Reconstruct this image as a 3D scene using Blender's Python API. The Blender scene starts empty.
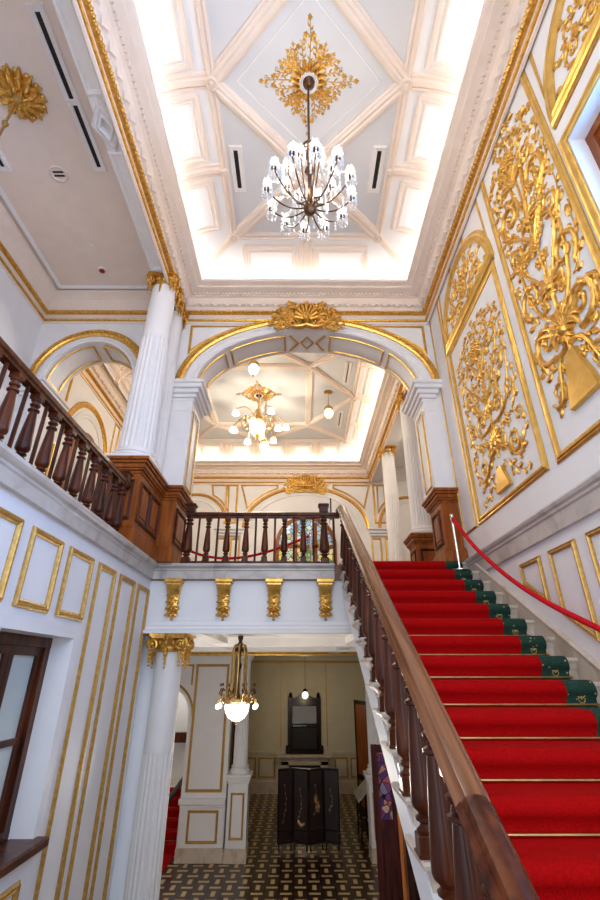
import bpy, bmesh, math, random
from mathutils import Vector as V, Matrix
from mathutils.geometry import tessellate_polygon
PI = math.pi
scene = bpy.context.scene
COL = scene.collection
ZS = 4.4            # everything is written relative to eye height; lifted at the end so the foyer floor is z = 0

# ------------------------------------------------------------------ materials
def mat(name):
    m = bpy.data.materials.new(name); m.use_nodes = True
    nt = m.node_tree; b = nt.nodes['Principled BSDF']
    return m, nt, b
def N(nt, t, **k):
    n = nt.nodes.new(t)
    for a, v in k.items():
        if a.startswith('i_'):
            n.inputs[a[2:].replace('_', ' ')].default_value = v
        else: setattr(n, a, v)
    return n
def coords(nt, scale=(1,1,1), kind='Object'):
    tc = N(nt, 'ShaderNodeTexCoord'); mp = N(nt, 'ShaderNodeMapping')
    mp.inputs['Scale'].default_value = scale
    nt.links.new(tc.outputs[kind], mp.inputs[0]); return mp.outputs[0]
def ramp(nt, src, stops):
    r = N(nt, 'ShaderNodeValToRGB'); e = r.color_ramp.elements
    e[0].position, e[0].color = stops[0][0], (*stops[0][1], 1)
    e[1].position, e[1].color = stops[-1][0], (*stops[-1][1], 1)
    for p, c in stops[1:-1]:
        x = e.new(p); x.color = (*c, 1)
    nt.links.new(src, r.inputs[0]); return r.outputs[0]
def bump(nt, b, src, strength, dist=.01):
    n = N(nt, 'ShaderNodeBump'); n.inputs['Strength'].default_value = strength; n.inputs['Distance'].default_value = dist
    nt.links.new(src, n.inputs['Height']); nt.links.new(n.outputs[0], b.inputs['Normal'])
def noisy(name, c0, c1, scale=8, rough=.5, metal=0, bmp=0, stretch=(1,1,1), detail=4, lo=.35, hi=.65, bdist=.01, spec=.5, coat=0):
    m, nt, b = mat(name)
    n = N(nt, 'ShaderNodeTexNoise'); n.inputs['Scale'].default_value = scale; n.inputs['Detail'].default_value = detail
    nt.links.new(coords(nt, stretch), n.inputs['Vector'])
    nt.links.new(ramp(nt, n.outputs['Fac'], [(lo, c0), (hi, c1)]), b.inputs['Base Color'])
    b.inputs['Roughness'].default_value = rough; b.inputs['Metallic'].default_value = metal
    b.inputs['Specular IOR Level'].default_value = spec; b.inputs['Coat Weight'].default_value = coat
    if bmp: bump(nt, b, n.outputs['Fac'], bmp, bdist)
    return m
def emis(name, c, s):
    m, nt, b = mat(name)
    b.inputs['Base Color'].default_value = (*c, 1); b.inputs['Emission Color'].default_value = (*c, 1); b.inputs['Emission Strength'].default_value = s
    return m
M = {}
M['plaster'] = noisy('plaster', (.80,.775,.765), (.83,.81,.80), 3, .55)
M['plaster_low'] = noisy('plaster_low', (.80,.79,.80), (.83,.82,.83), 3, .5)
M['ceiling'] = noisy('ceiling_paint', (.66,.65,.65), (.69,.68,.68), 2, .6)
M['mould'] = noisy('moulding_paint', (.80,.67,.565), (.84,.71,.61), 4, .5)
M['relief_white'] = noisy('relief_paint', (.78,.73,.69), (.83,.78,.74), 30, .55, bmp=.5, bdist=.01)
M['cream'] = noisy('cream_paint', (.60,.55,.42), (.64,.59,.46), 3, .55)
M['gold'] = noisy('gold_leaf', (.62,.325,.05), (.83,.50,.125), 22, .32, .8, .35, bdist=.006)
M['gold_dull'] = noisy('gold_frame', (.46,.26,.06), (.62,.37,.10), 30, .4, .6, .3, bdist=.005)
M['gold_smooth'] = noisy('gold_smooth', (.62,.36,.07), (.76,.48,.13), 8, .36, .75, .1)
def wood(name, c0, c1, c2, rough=.32, scale=2.2, stretch=(6,6,.7), coat=.05):
    m, nt, b = mat(name)
    v = coords(nt, stretch)
    n = N(nt, 'ShaderNodeTexNoise'); n.inputs['Scale'].default_value = scale; n.inputs['Detail'].default_value = 6; n.inputs['Distortion'].default_value = .6
    nt.links.new(v, n.inputs['Vector'])
    nt.links.new(ramp(nt, n.outputs['Fac'], [(.3, c0), (.5, c1), (.72, c2)]), b.inputs['Base Color'])
    b.inputs['Roughness'].default_value = rough; b.inputs['Coat Weight'].default_value = coat; b.inputs['Coat Roughness'].default_value = .15; b.inputs['Specular IOR Level'].default_value = .2
    bump(nt, b, n.outputs['Fac'], .08, .004); return m
M['wood_dark'] = wood('mahogany_dark', (.024,.005,.002), (.070,.016,.005), (.145,.038,.012), .32)
M['wood_red'] = wood('mahogany_red', (.17,.040,.007), (.27,.070,.012), (.38,.115,.024), .34)
M['wood_rail'] = wood('handrail_wood', (.075,.026,.011), (.16,.060,.026), (.27,.115,.052), .2, 2.0, (14,.5,.5), .4)
M['wood_black'] = wood('ebonised_wood', (.006,.003,.002), (.014,.006,.005), (.03,.013,.010), .25)
M['wood_door'] = wood('door_wood', (.028,.008,.009), (.05,.014,.014), (.085,.026,.022), .25)
M['wood_orange'] = wood('orange_wood', (.22,.06,.014), (.34,.11,.028), (.42,.16,.05), .35)
def marble(name, c0, c1, c2):
    m, nt, b = mat(name)
    v = coords(nt, (1,1,1))
    n = N(nt, 'ShaderNodeTexNoise'); n.inputs['Scale'].default_value = 2.6; n.inputs['Detail'].default_value = 8; n.inputs['Distortion'].default_value = 1.4
    nt.links.new(v, n.inputs['Vector'])
    nt.links.new(ramp(nt, n.outputs['Fac'], [(.30, c0), (.46, c1), (.7, c2)]), b.inputs['Base Color'])
    b.inputs['Roughness'].default_value = .28; return m
M['marble'] = marble('marble_warm', (.46,.36,.26), (.60,.50,.40), (.68,.59,.50))
M['marble_grey'] = marble('marble_band', (.36,.32,.29), (.52,.47,.43), (.60,.55,.51))
M['brass'] = noisy('brass', (.50,.32,.12), (.66,.45,.19), 10, .28, 1.0)
M['bronze'] = noisy('bronze', (.09,.045,.025), (.16,.085,.045), 12, .35, 1.0)
M['chrome'] = noisy('chrome', (.72,.70,.68), (.8,.78,.76), 4, .15, 1.0)
M['iron'] = noisy('dark_metal', (.012,.011,.011), (.02,.019,.018), 8, .5, .3)
def velvet(name, c0, c1, scale):
    m = noisy(name, c0, c1, scale, .85, 0, .6, detail=6, bdist=.004, spec=.08)
    b = m.node_tree.nodes['Principled BSDF']; b.inputs['Sheen Weight'].default_value = .08; b.inputs['Sheen Tint'].default_value = (1,.1,.06,1); b.inputs['Sheen Roughness'].default_value = .4
    return m
M['red'] = velvet('red_carpet', (.30,.0008,.001), (.41,.002,.003), 90)
M['rope'] = velvet('rope_velvet', (.50,.006,.014), (.64,.012,.022), 60)
# green border with small gold woven flecks
m, nt, b = mat('green_border'); M['green'] = m
v = coords(nt, (1,1,1)); vo = N(nt, 'ShaderNodeTexVoronoi'); vo.inputs['Scale'].default_value = 17
no = N(nt, 'ShaderNodeTexNoise'); no.inputs['Scale'].default_value = 60
nt.links.new(v, vo.inputs['Vector']); nt.links.new(v, no.inputs['Vector'])
g = ramp(nt, no.outputs['Fac'], [(.3, (.002,.022,.014)), (.7, (.008,.05,.03))])
f = ramp(nt, vo.outputs['Distance'], [(.10, (1,1,1)), (.16, (0,0,0))])
mx = N(nt, 'ShaderNodeMix', data_type='RGBA'); nt.links.new(f, mx.inputs[0]); nt.links.new(g, mx.inputs[6]); mx.inputs[7].default_value = (.42,.30,.10,1)
nt.links.new(mx.outputs[2], b.inputs['Base Color']); b.inputs['Roughness'].default_value = .9
bump(nt, b, no.outputs['Fac'], .5, .004)
# encaustic floor tiles: dark ground, alternating dashes
m, nt, b = mat('floor_tiles'); M['tiles'] = m
def MA(op, a, c=None, d=None):
    n = N(nt, 'ShaderNodeMath', operation=op)
    for i, x in enumerate((a, c, d)):
        if x is None: continue
        if isinstance(x, (int, float)): n.inputs[i].default_value = x
        else: nt.links.new(x, n.inputs[i])
    return n.outputs[0]
sx = N(nt, 'ShaderNodeSeparateXYZ'); nt.links.new(coords(nt, (3.1,3.1,3.1)), sx.inputs[0])
U, W_ = sx.outputs[0], sx.outputs[1]
fu, fv = MA('FRACT', U), MA('FRACT', W_)
par = MA('MODULO', MA('ABSOLUTE', MA('ADD', MA('FLOOR', U), MA('FLOOR', W_))), 2.0)
du, dv = MA('ABSOLUTE', MA('SUBTRACT', fu, .5)), MA('ABSOLUTE', MA('SUBTRACT', fv, .5))
hd = MA('MULTIPLY', MA('LESS_THAN', du, .40), MA('LESS_THAN', dv, .15))
vd = MA('MULTIPLY', MA('LESS_THAN', du, .15), MA('LESS_THAN', dv, .40))
dash = MA('ADD', MA('MULTIPLY', hd, par), MA('MULTIPLY', vd, MA('SUBTRACT', 1.0, par)))
grid = MA('MAXIMUM', MA('GREATER_THAN', du, .455), MA('GREATER_THAN', dv, .455))
m1 = N(nt, 'ShaderNodeMix', data_type='RGBA'); nt.links.new(dash, m1.inputs[0]); m1.inputs[6].default_value = (.045,.018,.010,1); m1.inputs[7].default_value = (.60,.44,.20,1)
m2 = N(nt, 'ShaderNodeMix', data_type='RGBA'); nt.links.new(grid, m2.inputs[0]); nt.links.new(m1.outputs[2], m2.inputs[6]); m2.inputs[7].default_value = (.012,.007,.006,1)
nt.links.new(m2.outputs[2], b.inputs['Base Color']); b.inputs['Roughness'].default_value = .3
M['floor_plain'] = noisy('upper_floor', (.20,.10,.05), (.28,.15,.08), 6, .4)
M['bulb'] = emis('bulb_glow', (1,.93,.80), 9)
M['globe'] = emis('globe_glass', (1,.95,.86), 1.1)
M['lantern'] = emis('lantern_glass', (1,.93,.80), 1.5)
M['bowl'] = emis('bowl_glass', (1,.92,.76), 1.2)
m, nt, b = mat('crystal'); M['crystal'] = m
b.inputs['Base Color'].default_value = (1,1,1,1); b.inputs['Roughness'].default_value = .1; b.inputs['Transmission Weight'].default_value = .35; b.inputs['IOR'].default_value = 1.5
m, nt, b = mat('glass_pane'); M['glass'] = m
tr_ = N(nt, 'ShaderNodeBsdfTransparent'); gl_ = N(nt, 'ShaderNodeBsdfGlossy'); fr_ = N(nt, 'ShaderNodeLayerWeight'); fm_ = N(nt, 'ShaderNodeMath', operation='MULTIPLY'); mxs = N(nt, 'ShaderNodeMixShader')
tr_.inputs[0].default_value = (.93,.97,1,1); gl_.inputs['Roughness'].default_value = .03; fr_.inputs[0].default_value = .25; fm_.inputs[1].default_value = .5; nt.links.new(fr_.outputs['Facing'], fm_.inputs[0])
nt.links.new(fm_.outputs[0], mxs.inputs[0]); nt.links.new(tr_.outputs[0], mxs.inputs[1]); nt.links.new(gl_.outputs[0], mxs.inputs[2])
nt.links.new(mxs.outputs[0], nt.nodes['Material Output'].inputs[0])
M['frost'] = noisy('frosted_glass', (.52,.58,.56), (.62,.66,.64), 1.4, .25)
M['mirror'] = noisy('mirror_glass', (.75,.75,.73), (.8,.8,.78), 2, .04, 1.0)
M['black'] = noisy('black_gap', (.006,.006,.006), (.012,.011,.010), 5, .6)
M['red_dome'] = noisy('red_plastic', (.25,.01,.01), (.32,.02,.015), 5, .3)
# stained glass, lit from behind
def stained(name, stops, em, scale):
    m, nt, b = mat(name)
    vo = N(nt, 'ShaderNodeTexVoronoi'); vo.inputs['Scale'].default_value = scale
    nt.links.new(coords(nt, (1,1,1)), vo.inputs['Vector'])
    vd_ = N(nt, 'ShaderNodeTexVoronoi', feature='DISTANCE_TO_EDGE'); vd_.inputs['Scale'].default_value = scale
    nt.links.new(coords(nt, (1,1,1)), vd_.inputs['Vector'])
    sp = N(nt, 'ShaderNodeSeparateColor'); nt.links.new(vo.outputs['Color'], sp.inputs[0])
    c = ramp(nt, sp.outputs[0], stops)
    lead = ramp(nt, vd_.outputs['Distance'], [(.03, (0,0,0)), (.06, (1,1,1))])
    mx = N(nt, 'ShaderNodeMix', data_type='RGBA', blend_type='MULTIPLY'); mx.inputs[0].default_value = 1
    nt.links.new(c, mx.inputs[6]); nt.links.new(lead, mx.inputs[7])
    nt.links.new(mx.outputs[2], b.inputs['Base Color']); nt.links.new(mx.outputs[2], b.inputs['Emission Color'])
    b.inputs['Emission Strength'].default_value = em; b.inputs['Roughness'].default_value = .2
    return m
M['stain_blue'] = stained('stained_glass_sky', [(.0,(.10,.22,.42)),(.35,(.28,.46,.62)),(.6,(.55,.68,.70)),(.85,(.20,.30,.15)),(1,(.45,.35,.1))], .35, 6)
M['stain_yellow'] = stained('stained_glass_garden', [(.0,(.08,.22,.06)),(.3,(.28,.38,.08)),(.55,(.75,.6,.10)),(.8,(.30,.45,.55)),(1,(.7,.65,.4))], .35, 7)
M['stain_purple'] = stained('stained_glass_purple', [(.0,(.05,.03,.16)),(.35,(.16,.05,.22)),(.6,(.35,.05,.10)),(.85,(.42,.30,.22)),(1,(.10,.12,.30))], .03, 8)
# lacquer screen
M['lacquer'] = noisy('lacquer', (.006,.003,.003), (.022,.006,.005), 5, .3)
M['inlay'] = noisy('shell_inlay', (.30,.11,.04), (.55,.36,.16), 14, .3, .3)

# ------------------------------------------------------------------ mesh builder
class MB:
    def __init__(s): s.v = []; s.f = []
    def add(s, vs, fs):
        o = len(s.v); s.v += [tuple(p) for p in vs]; s.f += [tuple(i + o for i in f) for f in fs]; return s
    def box(s, x0, x1, y0, y1, z0, z1):
        return s.add([(x0,y0,z0),(x1,y0,z0),(x1,y1,z0),(x0,y1,z0),(x0,y0,z1),(x1,y0,z1),(x1,y1,z1),(x0,y1,z1)],
                     [(0,3,2,1),(4,5,6,7),(0,1,5,4),(1,2,6,5),(2,3,7,6),(3,0,4,7)])
    def cbox(s, x0, x1, y0, y1, z0, z1, c=.01):      # box with chamfered vertical and top edges
        L = [(x0+c,y0),(x1-c,y0),(x1,y0+c),(x1,y1-c),(x1-c,y1),(x0+c,y1),(x0,y1-c),(x0,y0+c)]
        def inset(k): return [(min(max(x,x0+k),x1-k), min(max(y,y0+k),y1-k)) for x, y in L]
        rings = [[(x,y,z0+c) for x,y in L], [(x,y,z1-c) for x,y in L], [(x,y,z1) for x,y in inset(c)]]
        rings.insert(0, [(x,y,z0) for x,y in inset(c)])
        return s.loft(rings)
    def loft(s, rings, closed=True, cap=True):
        n = len(rings[0]); vs = [p for r in rings for p in r]; fs = []
        for i in range(len(rings)-1):
            for j in range(n if closed else n-1):
                k = (j+1) % n
                fs.append((i*n+j, i*n+k, (i+1)*n+k, (i+1)*n+j))
        if cap and closed:
            fs.append(tuple(range(n))[::-1]); fs.append(tuple(range((len(rings)-1)*n, len(rings)*n)))
        return s.add(vs, fs)
    def lathe(s, prof, c=(0,0,0), n=20, axis=None, sq=None):
        R = V((0,0,1)).rotation_difference(V(axis)).to_matrix() if axis else None
        rings = []
        for r, z in prof:
            ring = []
            for k in range(n):
                a = 2*PI*k/n
                p = V((r*math.cos(a), r*math.sin(a), z))
                if R: p = R @ p
                ring.append(tuple(p + V(c)))
            rings.append(ring)
        return s.loft(rings)
    def tube(s, path, r, n=6, cap=True):
        P = [V(p) for p in path]; m = len(P); rings = []; up = None
        for i in range(m):
            d = (P[min(i+1,m-1)] - P[max(i-1,0)]).normalized()
            if up is None:
                up = V((0,0,1)) if abs(d.z) < .9 else V((1,0,0))
            a = d.cross(up)
            if a.length < 1e-5: a = d.orthogonal()
            a.normalize(); b = a.cross(d).normalized(); up = b
            rr = r[i] if isinstance(r, (list,tuple)) else r
            rings.append([tuple(P[i] + (a*math.cos(2*PI*k/n) + b*math.sin(2*PI*k/n))*rr) for k in range(n)])
        return s.loft(rings, cap=cap)
    def sweep(s, path, prof, up, closed=False):
        P = [V(p) for p in path]; up = V(up); m = len(P); rings = []
        for i in range(m):
            if closed: d0, d1 = P[i]-P[i-1], P[(i+1)%m]-P[i]
            else:
                d0 = P[i]-P[i-1] if i else P[1]-P[0]
                d1 = P[i+1]-P[i] if i < m-1 else P[-1]-P[-2]
            n0, n1 = up.cross(d0).normalized(), up.cross(d1).normalized()
            mt = (n0+n1)/max(.3, 1+n0.dot(n1))
            rings.append([tuple(P[i] + mt*a + up*b) for a, b in prof])
        if closed: rings.append(rings[0])
        return s.loft(rings, cap=not closed)
    def sphere(s, c, r, n=8, m=5, sc=(1,1,1)):
        rings = []
        for i in range(m+1):
            t = -PI/2 + PI*i/m
            rr = max(math.cos(t), .02)
            rings.append([(c[0]+r*sc[0]*rr*math.cos(2*PI*k/n), c[1]+r*sc[1]*rr*math.sin(2*PI*k/n), c[2]+r*sc[2]*math.sin(t)) for k in range(n)])
        return s.loft(rings)
    def slab(s, outer, holes, fn, depth):            # 2-D outline with holes, thickened
        polys = [[V((a,b,0)) for a,b in outer]] + [[V((a,b,0)) for a,b in h] for h in holes]
        flat = [p for q in polys for p in q]; n = len(flat); dv_ = V(depth)
        tris = tessellate_polygon(polys)
        vs = [V(fn(p.x,p.y)) for p in flat]; vs += [p + dv_ for p in vs]
        fs = [tuple(t) for t in tris] + [tuple(i+n for i in t[::-1]) for t in tris]
        o = 0
        for q in polys:
            k = len(q)
            for i in range(k):
                j = (i+1) % k
                fs.append((o+i, o+j, o+j+n, o+i+n))
            o += k
        return s.add([tuple(p) for p in vs], fs)
    def build(s, name, m, parent=None, base=None, smooth=True, ang=35):
        if parent is not None: off = world_loc(parent)
        elif base is not None: off = V(base)
        else:
            xs, ys, zs = zip(*s.v)
            off = V(((min(xs)+max(xs))/2, (min(ys)+max(ys))/2, min(zs)))
        me = bpy.data.meshes.new(name)
        me.from_pydata([(x-off.x, y-off.y, z-off.z) for x,y,z in s.v], [], s.f)
        bm = bmesh.new(); bm.from_mesh(me)
        bmesh.ops.recalc_face_normals(bm, faces=bm.faces); bm.to_mesh(me); bm.free()
        if smooth:
            me.polygons.foreach_set('use_smooth', [True]*len(me.polygons)); me.set_sharp_from_angle(angle=math.radians(ang))
        me.materials.append(M[m] if isinstance(m, str) else m)
        o = bpy.data.objects.new(name, me); COL.objects.link(o)
        if parent is not None: o.parent = parent
        else: o.location = off
        return o
def world_loc(o):
    p = V((0,0,0))
    while o: p += o.location; o = o.parent
    return p
def tag(o, label=None, cat=None, group=None, kind=None):
    if label: o['label'] = label
    if cat: o['category'] = cat
    if group: o['group'] = group
    if kind: o['kind'] = kind
    return o
def thing(name, loc, label, cat, group=None):
    o = bpy.data.objects.new(name, None); o.empty_display_size = .1; COL.objects.link(o); o.location = loc
    return tag(o, label, cat, group)
def struct(o): o['kind'] = 'structure'; return o
def dup(root, loc, label=None, rotz=None):
    r = root.copy(); COL.objects.link(r); r.location = loc
    if label: r['label'] = label
    if rotz is not None: r.rotation_euler = (0,0,rotz)
    for ch in list(root.children):
        c = ch.copy(); COL.objects.link(c); c.parent = r
        for g in list(ch.children):
            d = g.copy(); COL.objects.link(d); d.parent = c
    return r
def arc(cx, cz, a, b, t0, t1, n): return [(cx + a*math.cos(t0+(t1-t0)*i/n), cz + b*math.sin(t0+(t1-t0)*i/n)) for i in range(n+1)]
def fprof(w, h): return [(-w/2,0),(-w/2,.45*h),(-w*.36,.6*h),(-w*.22,h),(-w*.02,h*.9),(w*.12,.5*h),(w*.3,.7*h),(w/2,.35*h),(w/2,0)]
def frame(parent, pts, up, w=.045, h=.03, m='gold_dull', name='panel_moulding', closed=True):
    return MB().sweep(pts, fprof(w, h), up, closed).build(name, m, parent)
def rect_x(x, y0, y1, z0, z1): return [(x,y0,z0),(x,y1,z0),(x,y1,z1),(x,y0,z1)]
def rect_y(y, x0, x1, z0, z1): return [(x0,y,z0),(x1,y,z0),(x1,y,z1),(x0,y,z1)]

# ------------------------------------------------------------------ gilded ornament
class Rel(MB):
    def __init__(s, fn): super().__init__(); s.fn = fn     # fn(s, t, h) -> world point
    def stroke(s, path, r0, r1, H=1.0, lift=0):
        m = len(path); rings = []
        for i in range(m):
            a, b = path[max(i-1,0)], path[min(i+1,m-1)]
            dx, dy = b[0]-a[0], b[1]-a[1]; L = math.hypot(dx,dy) or 1
            nx, ny = -dy/L, dx/L; r = r0 + (r1-r0)*i/(m-1)
            rings.append([tuple(s.fn(path[i][0]+nx*q*r, path[i][1]+ny*q*r, lift + hh*r*H)) for q, hh in ((-1,-.3),(-.95,.35),(-.6,.85),(0,1.05),(.6,.85),(.95,.35),(1,-.3))])
        s.loft(rings, closed=True)
    def leaf(s, p, ang, L, W, H, curl=0., lift=0.):
        x, y = p; rings = []; n = 6; a = ang
        for k in range(n+1):
            u = k/n; w = W*(math.sin(PI*min(.06+u*.94,1))**.7)*(1 - .22*(k % 2)); h = H*(.35+.65*math.sin(PI*u))
            if k == n: w = W*.06
            nx, ny = -math.sin(a), math.cos(a)
            rings.append([tuple(s.fn(x+nx*q*w, y+ny*q*w, lift+hh*h)) for q, hh in ((-1,.0),(-.55,.75),(0,.62),(.55,.75),(1,.0))])
            x += math.cos(a)*L/n; y += math.sin(a)*L/n; a += curl/n
        s.loft(rings, closed=True)
    def bead(s, p, r, h=1.0, lift=0., n=8):
        rings = []
        for k in range(4):
            t = PI/2*k/3; rr = max(r*math.cos(t), r*.05)
            rings.append([tuple(s.fn(p[0]+rr*math.cos(2*PI*j/n), p[1]+rr*math.sin(2*PI*j/n), lift + r*h*math.sin(t) - (.02*r if k == 0 else 0))) for j in range(n)])
        s.loft(rings)
    def flower(s, p, r, n=6, a0=0., lift=0.):
        for k in range(n): s.leaf(p, a0+2*PI*k/n, r, r*.36, r*.45, lift=lift)
        s.bead(p, r*.3, 1.1, lift + r*.3)
    def spiral(s, c, R0, R1, a0, turns, n=26): return [(c[0]+(R0+(R1-R0)*(i/n)**.75)*math.cos(a0+2*PI*turns*i/n), c[1]+(R0+(R1-R0)*(i/n)**.75)*math.sin(a0+2*PI*turns*i/n)) for i in range(n+1)]
    def acanthus(s, c, R, a0, turns, k=1., leaves=True):
        p = s.spiral(c, R, R*.18, a0, turns); sg = 1 if turns > 0 else -1
        s.stroke(p, R*.10*k, R*.07*k, 1.5); s.bead(p[-1], R*.17, 1.1)
        if leaves:
            for i in range(1, 17, 2):
                q = p[i]; a = math.atan2(q[1]-c[1], q[0]-c[0])
                s.leaf(q, a + sg*.75, R*.42*(1-.015*i), R*.105, R*.13, sg*1.0)
                if i % 4 == 1: s.leaf(q, a + PI + sg*(-1.0), R*.3, R*.08, R*.10, -sg*.8)
    def sprig(s, pts, r, nl, L, W, rng):
        P = bez(pts, 14); s.stroke(P, r, r*.5, 1.2)
        for i in range(nl):
            j = 1 + int((len(P)-2)*i/nl); q = P[j]; d = math.atan2(P[j+1][1]-q[1], P[j+1][0]-q[0])
            sd = 1 if i % 2 else -1
            s.leaf(q, d + sd*(.9+rng.random()*.5), L*(.8+.4*rng.random()), W, W*.9, -sd*1.3)
        e = P[-1]; d = math.atan2(e[1]-P[-2][1], e[0]-P[-2][0])
        s.leaf(e, d, L*.9, W*.9, W*.9); s.leaf(e, d+.6, L*.7, W*.7, W*.8); s.leaf(e, d-.6, L*.7, W*.7, W*.8)
    def cluster(s, c, rx, ry, n, r, rng):
        for i in range(n):
            a = 2.39996*i; q = math.sqrt((i+.5)/n)
            p = (c[0]+rx*q*math.cos(a), c[1]+ry*q*math.sin(a)); k = r*(.7+.6*rng.random())
            if i % 2: s.flower(p, k, 5, rng.random()*6, lift=r*.4*(1-q))
            else: s.bead(p, k*.6, 1.2, lift=r*.4*(1-q))
    def shell(s, c, R, a_mid=PI/2, spread=2.6, n=9):
        for i in range(n):
            a = a_mid - spread/2 + spread*i/(n-1)
            e = (c[0]+R*math.cos(a), c[1]+R*math.sin(a))
            s.stroke([c, ((c[0]+e[0])/2, (c[1]+e[1])/2), e], R*.06, R*.17, 1.3); s.bead(e, R*.165, 1.3)
        s.bead(c, R*.2, 1.3)
def bez(p, n):
    out = []
    for i in range(n+1):
        q = list(p); t = i/n
        while len(q) > 1: q = [((1-t)*a[0]+t*b_[0], (1-t)*a[1]+t*b_[1]) for a, b_ in zip(q, q[1:])]
        out.append(q[0])
    return out

def capital(parent, cx, cy, ztop, r, faces=4, nm='capital'):
    g = MB(); zt = ztop; h = r*1.05
    # moulded abacus
    for k, (q, z0, z1) in enumerate(((1.32, -.16, 0), (1.2, -.26, -.16))):
        a = r*q; c = r*.2; ring = []
        for i in range(4):
            t = PI/4 + PI/2*i
            for dt in (-.13, .13): ring.append((cx+a*1.32*math.cos(t+dt), cy+a*1.32*math.sin(t+dt)))
            t2 = t + PI/4; ring.append((cx+a*.93*math.cos(t2), cy+a*.93*math.sin(t2)))
        g.loft([[(x,y,zt+z0*r) for x,y in ring], [(x,y,zt+z1*r) for x,y in ring]])
    g.lathe([(r*.96,-h),(r*1.06,-h*.92),(r*.98,-h*.8),(r*1.0,-h*.62),(r*1.16,-h*.42),(r*1.0,-.26*r)], (cx,cy,zt), 20)
    for i in range(16):                                   # egg course
        a = 2*PI*i/16; g.sphere((cx+r*1.1*math.cos(a), cy+r*1.1*math.sin(a), zt-h*.5), r*.12, 6, 4, (1,1,1.35))
    for i in range(4):                                    # corner volutes and hanging husks
        t = PI/4 + PI/2*i; d = V((math.cos(t), math.sin(t), 0)); n_ = V((-math.sin(t), math.cos(t), 0))
        c0 = V((cx,cy,zt-r*.62)) + d*r*1.30
        for f_ in (-1, 1):                                # a spiral on each of the two faces that meet at this corner
            ta = t + f_*PI/4; fd = V((round(math.cos(ta)), round(math.sin(ta)), 0)); sd = d - fd*d.dot(fd); sd.normalize()
            cv = V((cx,cy,zt-r*.60)) + fd*r*1.06 + sd*r*.88; pth = []
            for k in range(32):
                u = k/31; a = PI*.6 - u*2*PI*1.8; R = r*.42*(1-u*.88)
                pth.append(cv + sd*R*math.cos(a) + V((0,0,1))*R*math.sin(a) + fd*r*.10*u)
            g.tube(pth, [r*.105*(1-.4*k/31) for k in range(32)], 6)
            g.sphere(tuple(cv + fd*r*.10), r*.12, 8, 5)
            for k in range(4): g.sphere(tuple(cv + V((0,0,-r*(.52+.24*k))) + fd*r*.02), r*(.13-.022*k), 6, 4, (1,1,1.2))
        g.tube([c0 + V((0,0,r*.4)), V((cx,cy,zt-r*.3)) + d*r*.9], r*.11, 6)
        t2 = t + PI/4; d2 = V((math.cos(t2), math.sin(t2), 0))
        c2 = V((cx,cy,zt-r*.2)) + d2*r*1.18                # fleuron and pendant at the face centre
        for k in range(5):
            a = k*2*PI/5; n2 = V((-d2.y, d2.x, 0))
            g.sphere(tuple(c2 + n2*r*.15*math.cos(a) + V((0,0,r*.15*math.sin(a)))), r*.10, 6, 4)
        for k in range(5): g.sphere(tuple(V((cx,cy,zt-h-r*(-.1+.25*k))) + d2*r*(1.06)), r*(.15-.02*k), 6, 4, (1,1,1.25))
    return g.build(nm, 'gold', parent)
def fluted(g, cx, cy, z0, z1, r0, r1, zf, nf=20):
    def ring(z, r, d):
        out = []
        for k in range(nf*6):
            u = (k % 6)/6; f = d*max(0, math.sin(PI*(u-.12)/.76)) if .12 < u < .88 else 0
            a = 2*PI*k/(nf*6); out.append((cx+(r-r*f)*math.cos(a), cy+(r-r*f)*math.sin(a), z))
        return out
    rz = lambda z: r0 + (r1-r0)*(z-z0)/(z1-z0)
    s_ = [(z0,0),(z0+.03,0),(z0+.05,.085)] + [(z0+.05+(zf-.1-z0)*k/4,.085) for k in range(1,5)] + [(zf-.02,.06),(zf,.0),(zf+.001,0),(z1,0)]
    g.loft([ring(z, rz(z), d) for z, d in s_])
def column(name, cx, cy, z0, z1, r0, r1, zf, label, plinth=True, group=None, kc=1.0):
    t = thing(name, (cx,cy,z0), label, 'column', group)
    hb = r0*.75; hc = r1*1.05
    g = MB()
    if plinth: g.cbox(cx-r0*1.32, cx+r0*1.32, cy-r0*1.32, cy+r0*1.32, z0, z0+hb*.35, .005)
    g.lathe([(r0*1.28,hb*.35),(r0*1.33,hb*.45),(r0*1.28,hb*.58),(r0*1.12,hb*.62),(r0*1.08,hb*.7),(r0*1.18,hb*.78),(r0*1.18,hb*.88),(r0*1.02,hb*.94),(r0*1.0,hb)], (cx,cy,z0), 40)
    g.build('base', 'plaster', t)
    g = MB(); fluted(g, cx, cy, z0+hb, z1-hc, r0, r1, zf); g.build('shaft', 'plaster', t, ang=28)
    capital(t, cx, cy, z1, r1*kc)
    return t

# ------------------------------------------------------------------ key dimensions (from the photograph's perspective)
XL, XR, YA, YB = -2.12, 2.46, 6.55, 14.65      # lower left wall, right wall, arch wall, rear wall
ZU, ZD, YN = 1.40, -4.40, -.35                 # upper floor, foyer floor, wall behind the camera
RI, GO, Y0 = .184, .3055, 6.46                 # riser, going, top nosing
CX = .13

# ------------------------------------------------------------------ floors
g = MB().box(-5.2, 5.0, YN, 22.7, ZD-.2, ZD); fl = struct(g.build('floor', 'tiles'))
g = MB().box(-5.0, 4.9, Y0+.16, YB+.02, ZU-.22, ZU-.001); struct(g.build('floor_upper', 'floor_plain'))
g = MB().box(-5.0, XL-.05, YN, Y0, ZU-.22, ZU-.001); struct(g.build('floor_gallery', 'floor_plain'))
NS = 16
ZL = ZU - NS*RI
g = MB().box(XL, XR, YN, Y0-NS*GO, ZL-.25, ZL); struct(g.build('floor_landing', 'marble'))

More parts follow.
